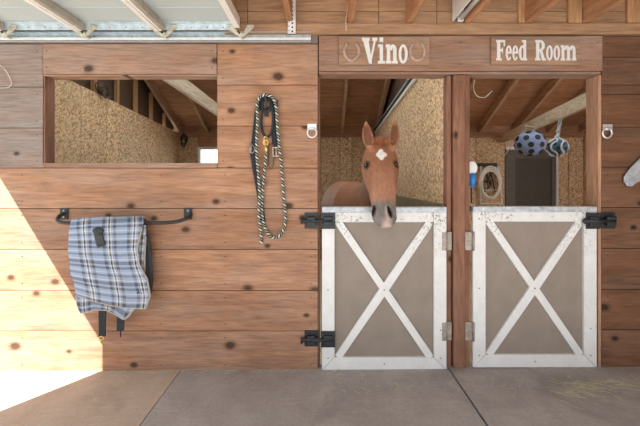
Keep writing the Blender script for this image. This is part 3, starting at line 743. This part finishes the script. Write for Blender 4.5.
# ------------------------------------------------------------------ halter, lead rope and hook
t = thing('halter_hook', P(266, 106, -.02), 'black round iron hook carrying the halter and lead rope', 'hook')
mb = MB(); mb.tube([P(266 + 5.6 * math.cos(2 * PI * k / 24), 104.5 + 6.2 * math.sin(2 * PI * k / 24), -.010) for k in range(24)], .016, 8, True, flat=.5, nrm=(0, 1, 0)); mb.tube([P(266.3, 110, -.010), P(266.6, 116.5, -.010)], [.016, .012], 8, flat=.5, nrm=(0, 1, 0)); part(mb, 'back_plate', M['iron'], t)
mb = MB(); mb.tube(smooth_path([P(266.4, 110, -.015), P(266.4, 107, -.04), P(266.2, 101, -.055), P(266, 97.5, -.06)]), .009, 8); part(mb, 'peg', M['iron'], t)
mb = MB()
rp = [P(266.4, 153, -.05), P(265, 165, -.045), P(263.5, 180, -.042), P(262, 200, -.03), P(262.5, 218, -.026), P(266, 230, -.026), P(272, 237.2, -.026), P(279, 236, -.026), P(284, 228, -.026), P(285.5, 216, -.026), P(284, 200, -.026), P(282.5, 180, -.028), P(280.8, 160, -.03), P(278.6, 140, -.035), P(277, 120, -.045), P(276.2, 108, -.055), P(273, 98, -.06), P(265.8, 94.8, -.065), P(259.2, 98, -.06), P(257, 106, -.055), P(257.6, 120, -.045), P(256.6, 140, -.045), P(256.8, 156, -.05), P(258.5, 175, -.055), P(259.6, 195, -.05), P(259, 215, -.045), P(260.8, 232, -.03), P(261.6, 243.5, -.022)]
sp = smooth_path(rp, 8); rr = [.0108] * len(sp); rr[-1] = .01; rr[-2] = .0135; rr[-3] = .0135
ld = thing('lead_rope', P(270, 240, -.03), 'black, white and green striped lead rope looped over the hook', 'rope')
mb = MB(); mb.tube(sp, rr, 12); part(mb, 'rope', M['rope'], ld)
mb = MB(); mb.tube([P(265.8 + 2.4 * math.cos(2 * PI * k / 16), 142.5 + 2.6 * math.sin(2 * PI * k / 16), -.06) for k in range(16)], .006, 6, True); mb.tube([P(266, 145, -.06), P(266.4, 149, -.057), P(266.4, 153, -.052)], [.008, .013, .011], 8); mb.tube(smooth_path([P(266, 145, -.06), P(264, 140, -.06), P(265, 136.5, -.06), P(267.5, 138, -.06)]), .005, 6)
part(mb, 'snap_hook', M['brass'], ld)
ha = thing('halter', P(265, 150, -.03), 'black webbing halter with metal buckles hanging behind the striped rope', 'halter')
def strap(pp, w, mat='web', nm='strap', fl=.22):
    mb = MB(); mb.tube(smooth_path([P(*q) for q in pp], 6), w, 8, flat=fl, nrm=(0, 1, 0)); return part(mb, nm, M[mat], ha)
strap([(262, 96.5, -.035), (262.5, 108, -.035), (261.5, 120, -.032), (262.5, 131, -.03), (266, 137, -.03), (270.5, 134, -.03), (273, 124, -.032), (272.5, 110, -.035), (269, 97, -.035)], .009, nm='throat_strap', fl=.5)
strap([(275, 100, -.022), (274.5, 116, -.02), (274.2, 132, -.02), (275.5, 148, -.02)], .019, nm='cheek_strap')
strap([(259.5, 98, -.025), (256.8, 112, -.022), (255.2, 128, -.022), (253.5, 142, -.022), (252.2, 156, -.022)], .016, nm='cheek_strap')
strap([(252.4, 150, -.03), (254, 164, -.03), (256.5, 178, -.028), (259.5, 195, -.018), (261.5, 210, -.012), (263, 222, -.010)], .018, nm='crown_strap')
strap([(270.8, 144, -.02), (271.4, 156, -.024), (270.4, 167, -.02)], .021, 'leather', 'leather_tab')
mb = MB(); c = [P(272.8, 147.5, -.026), P(279.2, 147.5, -.026), P(279.6, 156, -.026), P(273.2, 156.2, -.026)]; mb.tube([c[i].lerp(c[(i + 1) % 4], k / 3) for i in range(4) for k in range(3)], .0045, 6, True); mb.tube([P(276, 148, -.028), P(276.2, 156, -.028)], .0035, 6); part(mb, 'buckle', M['brk'], ha)
mb = MB(); mb.tube([P(252 + 2.6 * math.cos(2 * PI * k / 14), 149 + 4 * math.sin(2 * PI * k / 14), -.034) for k in range(14)], .0045, 6, True); mb.tube([P(250.4, 143, -.03), P(251, 152, -.03)], .011, 6, flat=.4); part(mb, 'ring', M['hingem'], ha)

# ------------------------------------------------------------------ tin horse-head plaque at the right edge
out = [(622, 181), (621.6, 177), (624, 173.5), (629, 167), (635, 161), (640, 156), (644, 149), (646, 139), (649, 128), (653, 137), (660, 145), (671, 158), (679, 176), (683, 196), (662, 198), (655, 186), (648, 179), (641, 180), (634, 183), (630, 186.5), (625, 186)]
pl = thing('horse_head_plaque', P(645, 186, -.02), 'grey tin horse-head cutout on the dark boards at the right edge', 'plaque')
mb = MB(); mb.prism([(X(a), Z(b)) for a, b in out], -.022, -.012); part(mb, 'plate', M['art'], pl, .005)
mb = MB(); q = P(629, 177.5, 0); mb.tube([P(628.8 + 1.7 * math.cos(2 * PI * k / 12), 178 + 2.2 * math.sin(2 * PI * k / 12), -.0225) for k in range(12)], .005, 6, True); mb.tube(smooth_path([P(624, 182, -.022), P(630, 180.5, -.022), P(638, 174, -.022), P(648, 162, -.022)]), .0045, 6); part(mb, 'raised_line', M['art'], pl)
mb = MB(); q = P(655, 165, 0); mb.cyl(q + Vector((0, -.0115, 0)), q, .012, 8); part(mb, 'stand_off', M['iron'], pl)

# ------------------------------------------------------------------ things in the stalls
def small(mb, name, mat, loc, label, cat): return single(mb, name, mat, loc, label, cat)
d_ = .55
mb = MB(); mb.tube(smooth_path([Vector((SL + .001, .62, 1.98)), Vector((SL + .04, .62, 1.97)), Vector((SL + .07, .62, 1.93)), Vector((SL + .06, .62, 1.86)), Vector((SL + .02, .62, 1.80)), Vector((SL + .001, .62, 1.78))]), .014, 8)
small(mb, 'wall_hook', M['iron'], (SL + .02, .62, 1.85), 'small black hook on the flake board inside the window', 'hook')
mb = MB(); random.seed(3)
cpt = Vector((SL - .005, 1.45, 2.47))
for k in range(4): mb.tube([cpt + Vector((.01 + .012 * k, (.12 - .02 * k) * math.cos(2 * PI * i / 16), -.02 * k + (.075 - .008 * k) * math.sin(2 * PI * i / 16))) for i in range(16)], .006, 6, True)
small(mb, 'cable_coil', M['darkgear'], cpt, 'dark coiled cable on top of the flake board wall inside the window', 'cable')
mb = MB(); c = P(184, 139, BY - .06)
for k in range(3): mb.tube([c + Vector(((.06 - .012 * k) * math.cos(2 * PI * i / 14), -.012 * k, -.03 * k + .08 * math.sin(2 * PI * i / 14))) for i in range(14)], .010, 6, True)
mb.cyl(c + Vector((0, .06, .08)), c + Vector((0, -.05, .085)), .012, 8)
small(mb, 'strap_bundle', M['darkgear'], c, 'dark bundle of tack hanging beside the bright opening in the back wall', 'tack')

# feed room: treat balls on the tie beam
def ball(c, r, sq, mats, hang, name, label, chain):
    t = thing(name, c, label, 'toy ball', 'treat balls on the beam'); c = Vector(c)
    mb = MB(); mb.sphere(c, r, (1, 1, sq), 32, 20); mb.mi = 1
    for th, n, off in ((35, 5, .2), (68, 8, .0), (100, 8, .4), (132, 6, .1), (158, 3, 0)):
        for i in range(n):
            a, b = math.radians(th), 2 * PI * (i + off) / n
            nrm = Vector((math.sin(a) * math.cos(b), math.sin(a) * math.sin(b), math.cos(a)))
            q = c + Vector((nrm.x * r, nrm.y * r, nrm.z * r * sq)); mb.tube([q - nrm * .012, q + nrm * .0025], r * .195, 12)
    part(mb, 'shell', [mats[0], M['hole']], t)
    top = c + Vector((0, 0, r * sq))
    mb = MB()
    if chain:
        n = int((Vector(hang) - top).length / .05)
        for i in range(n):
            p = top.lerp(Vector(hang), (i + .5) / n); ax = Vector((1, 0, 0)) if i % 2 else Vector((0, 1, 0))
            mb.tube([p + ax * .016 * math.cos(2 * PI * k / 10) + Vector((0, 0, .034 * math.sin(2 * PI * k / 10))) for k in range(10)], .007, 6, True)
        part(mb, 'chain', M['galv'], t)
    else:
        mb.tube([top + Vector((-.06, 0, -.02)), top + Vector((-.06, 0, .07)), Vector(hang)], .008, 6); mb.tube([top + Vector((.05, 0, -.02)), top + Vector((.05, 0, .06)), Vector(hang)], .008, 6)
        part(mb, 'hanging_cord', M['string'], t)
    return t, top
def tieb(s): return Vector((2.47 + .70 * s, .13 + (BY - .18) * s, 2.215 - .075 * s))
yb1 = 2.1; c1 = P(530, 143.5, yb1); 
ball(c1, .185, .93, (M['bluepl'],), tieb((yb1 - .13) / (BY - .18)) + Vector((-.0, 0, -.07)), 'treat_ball', 'large blue ball full of dark holes hanging from the beam in the Feed Room', False)
yb2 = 1.42; c2 = P(557, 147.5, yb2)
tt, top2 = ball(c2, .108, .92, (M['tealpl'],), tieb((yb2 - .13) / (BY - .18)) + Vector((0, 0, -.05)), 'treat_ball', 'small teal and pale ball on a chain, right of the larger holed ball', True)
mb = MB(); mb.tube([top2 + Vector((.022 * math.cos(2 * PI * k / 12), 0, .012 + .022 * math.sin(2 * PI * k / 12))) for k in range(12)], .009, 6, True)
for k in range(7):
    a = 2 * PI * k / 7 + .3
    mb.tube(smooth_path([c2 + Vector((.110 * math.sin(b) * math.cos(a + .35 * math.sin(3 * b)), .110 * math.sin(b) * math.sin(a + .35 * math.sin(3 * b)), .101 * math.cos(b))) for b in (.25, .8, 1.3, 1.8, 2.3, 2.8)], 4), .010, 6)
part(mb, 'pale_band', M['whitepl'], tt)
mb = MB(); mb.tube(smooth_path([P(523, 130, 2.3), P(516, 140, 2.35), P(507, 152, 2.4), P(500, 162, 2.5), P(497, 168, 2.6)]), .007, 6)
small(mb, 'slanting_cord', M['string'], P(510, 147, 2.35), 'pale cord slanting down left of the large blue ball', 'cord')
mb = MB(); mb.tube(smooth_path([P(475, 80, .5), P(473.5, 88, .52), P(477, 96, .55), P(484, 97.5, .6), P(487, 96, .7), P(492, 91, .8)]), .004, 6)
small(mb, 'cable_loop', M['wire'], P(475, 88, .5), 'thin pale cable looping at the top left of the Feed Room opening', 'cable')
# coiled hose on a wire rack
yk = BY - .10
t = thing('hose_rack', P(491, 204, yk), 'white wire rack with a dark top bar on the Feed Room back wall', 'rack')
mb = MB(); mb.box(X(478, yk), X(498, yk), yk + .02, BY - .001, Z(166.5, yk), Z(163, yk)); part(mb, 'top_bar', M['darkgear'], t)
mb = MB(); mb.tube([P(481, 166, yk + .03), P(480.5, 203.5, yk + .03), P(502, 203.5, yk + .03), P(500.5, 185, yk + .03), P(498, 166, yk + .03)], .016, 6); mb.tube([P(480.5, 190, yk + .03), P(501, 190, yk + .03)], .008, 6); part(mb, 'wire_frame', M['whitepl'], t)
mb = MB(); random.seed(11)
for k in range(4): mb.tube(smooth_path([P(484 + random.uniform(0, 11), 170 + random.uniform(0, 22), yk + .02 + random.uniform(-.01, .03)) for _ in range(4)]), .011, 6)
part(mb, 'tack_bundle', M['darkgear'], t)
mb = MB()
for k in range(3): mb.tube([P(490.5 + (10.6 - k * .9) * math.cos(2 * PI * i / 36), 182.5 + .8 * k + (16 - 1.4 * k) * math.sin(2 * PI * i / 36), yk - .03 - .012 * k) for i in range(36)], .016, 8, True)
small(mb, 'coiled_hose', M['hose'], P(490.5, 200, yk - .03), 'cream coiled hose hanging on the white rack in the Feed Room', 'hose')
yj = .082
t = thing('feed_scoop', P(471.6, 188, yj), 'blue and white plastic scoop hanging on the left jamb of the Feed Room opening', 'scoop')
mb = MB(); mb.sphere(P(471.8, 168, yj), .046, (.95, .38, 1.15)); part(mb, 'bowl', M['whitepl'], t)
mb = MB(); mb.tube([P(472, 173.5, yj), P(472.2, 181, yj), P(472.4, 187.5, yj)], [.030, .029, .013], 12); part(mb, 'grip', M['bluebr'], t)
mb = MB(); mb.tube([P(471.2, 176, yj + .03), P(471.4, 203, yj + .025)], .005, 6); part(mb, 'cord', M['web'], t)
mb = MB(); mb.tube([P(470.3, 163.5, yj), P(472.5, 163.5, yj), P(472.8, 161.5, yj)], .005, 6); part(mb, 'hook', M['iron'], t)

# loose straw on the slab
random.seed(5); mb = MB()
def stalk(px, py, L, a):
    dep = 189.0; dd = (CZ - 0) * F / (py - 181); x = (px - 322) * dd / F; y = dd - D
    if y > -.02: y = -.02
    dx, dy = math.cos(a) * L / 2, math.sin(a) * L / 2; z = FZ(x) + .003
    y1, y2 = min(y - dy, -.012), min(y + dy, -.012)
    mb.beam((x - dx, y1, z), (x + dx, y2, z + .003), .0028, .0015)
for _ in range(75): stalk(random.gauss(592, 24), 384 + abs(random.gauss(0, 11)), random.uniform(.03, .11), random.gauss(-.6, .35))
for _ in range(60): stalk(random.uniform(320, 640), random.uniform(370, 395), random.uniform(.02, .06), random.uniform(0, 3))
for _ in range(60): stalk(random.uniform(0, 318), 371 + abs(random.gauss(0, 1.6)), random.uniform(.015, .05), random.uniform(-.6, .6))
o = single(mb, 'loose_straw', M['straw'], (0, -.2, .01), 'loose wisps of straw scattered over the concrete floor', 'straw', kind='stuff')

# ------------------------------------------------------------------ the horse
def ringpts(c, ax, up, w, hf, hb, n=28, ex=2.3, taper=0.0):
    ax = ax.normalized(); u = (up - ax * up.dot(ax)).normalized(); r = u.cross(ax).normalized(); out = []
    for k in range(n):
        a = 2 * PI * k / n; ca, sa = math.cos(a), math.sin(a)
        xx = math.copysign(abs(ca) ** (2 / ex), ca); yy = math.copysign(abs(sa) ** (2 / ex), sa)
        ww = w * (1 - taper * max(0, -yy)); out.append(c + r * xx * ww + u * yy * (hf if yy > 0 else hb))
    return out
mb = MB()
HX = .4335
A0, A1 = Vector((HX + .022, .085, 1.728)), Vector((HX - .003, -.250, 1.100))
ax = (A1 - A0); HL = ax.length; axn = ax.normalized(); fr = Vector((0, axn.z, -axn.y)); fr = fr if fr.y < 0 else -fr
tab = [(-.03, .055, .05), (.02, .088, .10), (.10, .122, .125), (.20, .141, .138), (.29, .145, .145), (.38, .133, .142), (.48, .119, .125), (.58, .109, .10), (.68, .093, .080), (.76, .084, .068), (.84, .086, .062), (.90, .086, .058), (.95, .066, .050), (.985, .046, .038), (1.0, .026, .022)]
rings = []
for t_, w_, h_ in tab:
    c = A0 + axn * (HL * t_) - fr * h_
    rings.append(ringpts(c, axn, fr, w_, h_, h_, 32, 2.35, .22))
mb.loft(rings)
# neck, trunk: centre, half width, up half, down half
ST = [((HX, .10, 1.60), .085, .12, .15), ((HX - .005, .26, 1.52), .088, .15, .19), ((.455, .48, 1.38), .095, .18, .23), ((.465, .72, 1.22), .115, .19, .28), ((.42, .95, 1.11), .18, .27, .33), ((.36, 1.2, 1.07), .245, .33, .36), ((.33, 1.5, 1.04), .275, .345, .40), ((.30, 1.8, 1.06), .28, .33, .37), ((.275, 2.05, 1.09), .27, .31, .33), ((.255, 2.25, 1.10), .22, .26, .28), ((.245, 2.38, 1.09), .12, .17, .18)]
rings = []
for i, (c, w_, hu, hd) in enumerate(ST):
    a = Vector(ST[max(0, i - 1)][0]); b = Vector(ST[min(len(ST) - 1, i + 1)][0]); d = (b - a)
    rings.append(ringpts(Vector(c), d, Vector((0, 0, 1)), w_, hu, hd, 28, 2.15, .15))
mb.loft(rings)
def limb(pts): mb.tube([p for p, r in pts], [r for p, r in pts], 14)
for s in (-1, 1):
    xf = .385 + s * .13
    limb([(Vector((xf - s * .02, .98, 1.05)), .13), (Vector((xf, .96, .85)), .10), (Vector((xf, .97, .66)), .068), (Vector((xf, .96, .46)), .052), (Vector((xf, .97, .40)), .048), (Vector((xf, .975, .22)), .031), (Vector((xf, .965, .14)), .040), (Vector((xf, .935, .08)), .040), (Vector((xf, .925, .05)), .056), (Vector((xf, .92, .004)), .064)])
    xh = .265 + s * .14
    limb([(Vector((xh - s * .03, 2.12, 1.05)), .19), (Vector((xh, 2.05, .84)), .14), (Vector((xh, 2.10, .70)), .085), (Vector((xh, 2.24, .54)), .055), (Vector((xh, 2.27, .49)), .055), (Vector((xh, 2.25, .36)), .036), (Vector((xh, 2.24, .22)), .033), (Vector((xh, 2.23, .14)), .042), (Vector((xh, 2.19, .08)), .042), (Vector((xh, 2.175, .05)), .056), (Vector((xh, 2.17, .004)), .064)])
# ears
EAR = []
for (tip, base, s) in ((P(365.8, 120.5, .04), P(370.2, 148, .06), -1), (P(395.4, 120, .04), P(392.2, 147.5, .06), 1)):
    d = tip - base; rings = []
    prof = [(-.10, .026, .026), (.05, .032, .028), (.2, .042, .030), (.42, .045, .026), (.62, .038, .020), (.8, .026, .013), (.93, .013, .008), (1.0, .004, .004)]
    for v, w_, h_ in prof:
        c = base + d * v + Vector((s * .006 * math.sin(PI * min(1, max(0, v))), 0, 0))
        rings.append(ringpts(c, d, Vector((s * .25, -1, 0)), w_, h_, h_, 16, 2))
    mb.loft(rings); EAR.append((base, d, s))
bm = mb.bm; bmesh.ops.recalc_face_normals(bm, faces=bm.faces)
me = bpy.data.meshes.new('tmp'); bm.to_mesh(me); bm.free()
tmp = bpy.data.objects.new('tmp', me); COL.objects.link(tmp)
rm = tmp.modifiers.new('Remesh', 'REMESH'); rm.mode = 'VOXEL'; rm.voxel_size = .0075
sm = tmp.modifiers.new('Smooth', 'SMOOTH'); sm.factor = .5; sm.iterations = 6
bpy.context.view_layer.update()
dg = bpy.context.evaluated_depsgraph_get()
hm = bpy.data.meshes.new_from_object(tmp.evaluated_get(dg)); bpy.data.objects.remove(tmp)
hm.name = 'body'
for p in hm.polygons: p.use_smooth = True
def on_face(px, py):
    # point of the face front under a position seen from the front, at the depth of the face line
    t_ = 0.5
    for _ in range(6):
        q = A0 + axn * (HL * t_); zz = Z(py, q.y); t_ += (q.z - zz) / (HL * -axn.z) if axn.z else 0
        t_ = max(-.05, min(1.05, t_))
    q = A0 + axn * (HL * t_); return Vector((X(px, q.y), q.y, q.z)), t_
eyes = [on_face(365.8, 164.6)[0] + Vector((.005, .050, 0)), on_face(397.8, 163.8)[0] + Vector((-.003, .045, 0))]
noses = [on_face(374.4, 211.5)[0], on_face(389.8, 211.5)[0]]
star = on_face(381.2, 154.5)[0]
def ell(p, c, sx, sz): return ((p.x - c.x) / sx) ** 2 + ((p.z - c.z) / sz) ** 2
for v in hm.vertices:
    p = v.co
    if p.y < .32 and p.z > 1.0:
        n = v.normal.copy()
        for c, s in zip(noses, (-1, 1)):
            q = p - c; rx = q.x * .93 + s * q.z * .22; rz = q.z - s * q.x * .22
            e = (rx / .0135) ** 2 + (rz / .042) ** 2
            if p.y < c.y + .06:
                if e < 1: v.co.y += .030 * (1 - e) ** .6
                elif e < 3.2: v.co -= Vector((0, .008, 0)) * (1 - abs(e - 1.8) / 1.4 if abs(e - 1.8) < 1.4 else 0)
        for c, s in zip(eyes, (-1, 1)):                       # sockets, brow ridges
            q = p - c; r = q.length
            if r < .032: v.co -= n * .006 * (1 - r / .032)
            b = p - (c + Vector((s * -.004, -.012, .035))); r = b.length
            if r < .04: v.co += n * .010 * (1 - r / .04) ** 2 * 2
        t_ = (p - A0).dot(axn) / HL
        if .36 < t_ < .72:                                     # cheek ridges beside the flat nasal bone
            xx = abs(p.x - (A0.x + (A1.x - A0.x) * t_)); v.co += n * .011 * math.exp(-((xx - .075) / .014) ** 2) * math.sin(PI * (t_ - .36) / .36)
            v.co -= n * .011 * math.exp(-((xx - .098) / .012) ** 2) * math.sin(PI * (t_ - .36) / .36)
        if t_ > .93 and p.y < -.1:                             # mouth line
            pass
    for base, d, s in EAR:
        L = d.length; h = (p - base).dot(d) / (L * L)
        if .12 < h < .96 and abs(p.x - (base + d * h).x) < .05 and p.y < .12 and p.z > base.z:
            xo = p.x - (base + d * h).x - s * .004; wv = .038 * math.sin(PI * min(1, h * .85 + .12))
            if abs(xo) < wv and v.normal.y < -.15: v.co.y += .026 * (1 - (xo / wv) ** 2)
ca = hm.color_attributes.new('Col', 'FLOAT_COLOR', 'POINT')
CO, LT, GR, PK, WH, DK = (.32, .148, .084), (.42, .222, .140), (.215, .195, .18), (.58, .46, .41), (.86, .83, .80), (.02, .016, .015)
def lerp3(a, b, f): f = max(0, min(1, f)); return tuple(x + (y - x) * f for x, y in zip(a, b))
for v in hm.vertices:
    p = v.co; c = CO; nz = noise.noise(p * 22)
    t_ = (p - A0).dot(axn) / HL; head = p.y < .30 and p.z > 1.0 and t_ > -.3
    if head:
        mott = noise.noise(Vector((p.x * 11, p.z * 8, 4.0))) + .6 * noise.noise(p * 31); c = lerp3(c, (.23, .088, .045), mott * .55) if mott > 0 else lerp3(c, (.46, .25, .15), -mott * .4)
        if t_ > .30: c = lerp3(c, LT, (t_ - .30) / .3 * .7)
        c = lerp3(c, GR, (t_ - .70 + .02 * nz) / .08)
        if t_ > .84 and p.y < -.02: c = lerp3(c, PK, ((t_ - .90) / .05) * (1 - abs(p.x - HX - .006 + .01 * nz) / .05))
        fx = p.x - HX - .006
        if .78 < t_ < 1 and p.y < 0: c = lerp3(c, PK, .8 * (1 - abs(fx) / .016) * min(1, (t_ - .78) / .08))
        e = ell(p, star, .036, .040); a = math.atan2(p.z - star.z, p.x - star.x)
        e2 = math.sqrt(e) / (.62 + .30 * abs(math.cos(2 * a)) ** 1.5 + .12 * nz)
        if t_ < .5 and p.y < .12 and p.y < star.y + .06: c = lerp3(c, WH, (1.30 - e2) / .16)
        for q, s in zip(noses, (-1, 1)):
            w_ = p - q; rx = w_.x * .93 + s * w_.z * .22; rz = w_.z - s * w_.x * .22; e = (rx / .0125) ** 2 + (rz / .040) ** 2
            if p.y < q.y + .07 and e < 1.2: c = lerp3(c, DK, (1.2 - e) / .4)
        for q in eyes:
            r = (p - q).length
            if r < .042: c = lerp3(c, (.10, .055, .04), (.042 - r) / .014)
        for base, d, s in EAR:
            h = (p - base).dot(d) / d.length_squared
            if h > .15 and p.z > base.z and abs(p.x - (base + d * h).x) < .05:
                xo = p.x - (base + d * h).x - s * .004
                if abs(xo) < .030 * math.sin(PI * min(1, h * .85 + .12)) and v.normal.y < .3: c = lerp3(c, (.15, .062, .036), .85)
    else:
        if p.z < .06: c = (.05, .04, .035)
    ca.data[v.index].color = (*c, 1)
hm.materials.clear(); hm.materials.append(M['coat'])
horse = thing('horse', (HX - .1, 1.4, 0), 'chestnut horse with a white star looking out over the left half door', 'horse')
hm.transform(Matrix.Translation(-OFFS[horse.name])); bo = bpy.data.objects.new('body', hm); COL.objects.link(bo); bo.parent = horse
for c in eyes:
    mb = MB(); mb.sphere(c, .0215, (.75, .9, .85)); part(mb, 'eye', M['eye'], horse)
random.seed(21); mb = MB()
poll = A0 + Vector((0, -.03, -.02))
for k in range(80):
    u = random.uniform(-1, 1); b = A0 + Vector((u * .055, .03 + random.uniform(-.03, .03), .012 - abs(u) * .012))
    L = random.uniform(.025, .065) * (1.15 - abs(u) * .3); side = u * .035 + random.uniform(-.02, .03)
    pts = [b]
    for j in range(1, 5):
        f = j / 4; q = A0 + axn * (L * f * 1.3 + .01) + fr * (.014 + .010 * math.sin(PI * f)); pts.append(Vector((b.x + side * f, q.y, q.z)))
    mb.tube(smooth_path(pts, 3), [.0075 * (1 - .85 * (i / 12)) for i in range(13)], 5)
part(mb, 'forelock', M['mane'], horse)
mb = MB()
for k in range(150):
    f = random.random(); i = f * 4; i0 = min(3, int(i)); fr_ = i - i0
    c = Vector(ST[i0][0]).lerp(Vector(ST[i0 + 1][0]), fr_); w_ = ST[i0][1] + (ST[i0 + 1][1] - ST[i0][1]) * fr_; hu = ST[i0][2] + (ST[i0 + 1][2] - ST[i0][2]) * fr_
    top = c + Vector((random.uniform(-.02, .02), 0, hu * .97)); L = random.uniform(.14, .26)
    mb.tube(smooth_path([top, top + Vector((w_ * .62, .01, -.03)), top + Vector((w_ * 1.06, .02, -.5 * L - .04)), top + Vector((w_ * 1.12, .03, -L - .04))], 3), [.007 * (1 - .08 * j) for j in range(10)], 5)
part(mb, 'mane', M['mane'], horse)
mb = MB()
for k in range(60):
    a = Vector((.245 + random.uniform(-.03, .03), 2.38 + random.uniform(-.02, .04), 1.20 + random.uniform(-.02, .02))); L = random.uniform(.6, .85)
    mb.tube(smooth_path([a, a + Vector((random.uniform(-.03, .03), .10, -.06)), a + Vector((random.uniform(-.06, .06), .13, -.5 * L)), a + Vector((random.uniform(-.05, .05), .12, -L))], 3), [.009 * (1 - .07 * j) for j in range(10)], 5)
part(mb, 'tail', M['mane'], horse)

# ------------------------------------------------------------------ light, sky, camera
w = bpy.data.worlds.new('World'); S.world = w; w.use_nodes = True
bg = w.node_tree.nodes['Background']; bg.inputs[0].default_value = (.89, .95, 1.0, 1); bg.inputs[1].default_value = 1.55
sl = bpy.data.lights.new('sun', 'SUN'); sl.energy = 16.0; sl.color = (1.0, .975, .93); sl.angle = .0035
so = bpy.data.objects.new('sun', sl); COL.objects.link(so); so.rotation_euler = SUN.to_track_quat('-Z', 'Y').to_euler(); so.location = (-6, -8, 9)
cam = bpy.data.cameras.new('camera'); cam.sensor_width = 36; cam.lens = F / 640 * 36; cam.shift_x = -2 / 640; cam.shift_y = -32 / 640; cam.clip_start = .05
co = bpy.data.objects.new('camera', cam); COL.objects.link(co); co.location = (0, -D, CZ); co.rotation_euler = (PI / 2, 0, 0)
S.camera = co
S.view_settings.view_transform = 'Standard'; S.view_settings.look = 'None'; S.view_settings.gamma = 1; S.view_settings.use_curve_mapping = False
S.view_settings.exposure = .3
S.cycles.max_bounces = 10; S.cycles.diffuse_bounces = 8; S.cycles.use_denoising = True
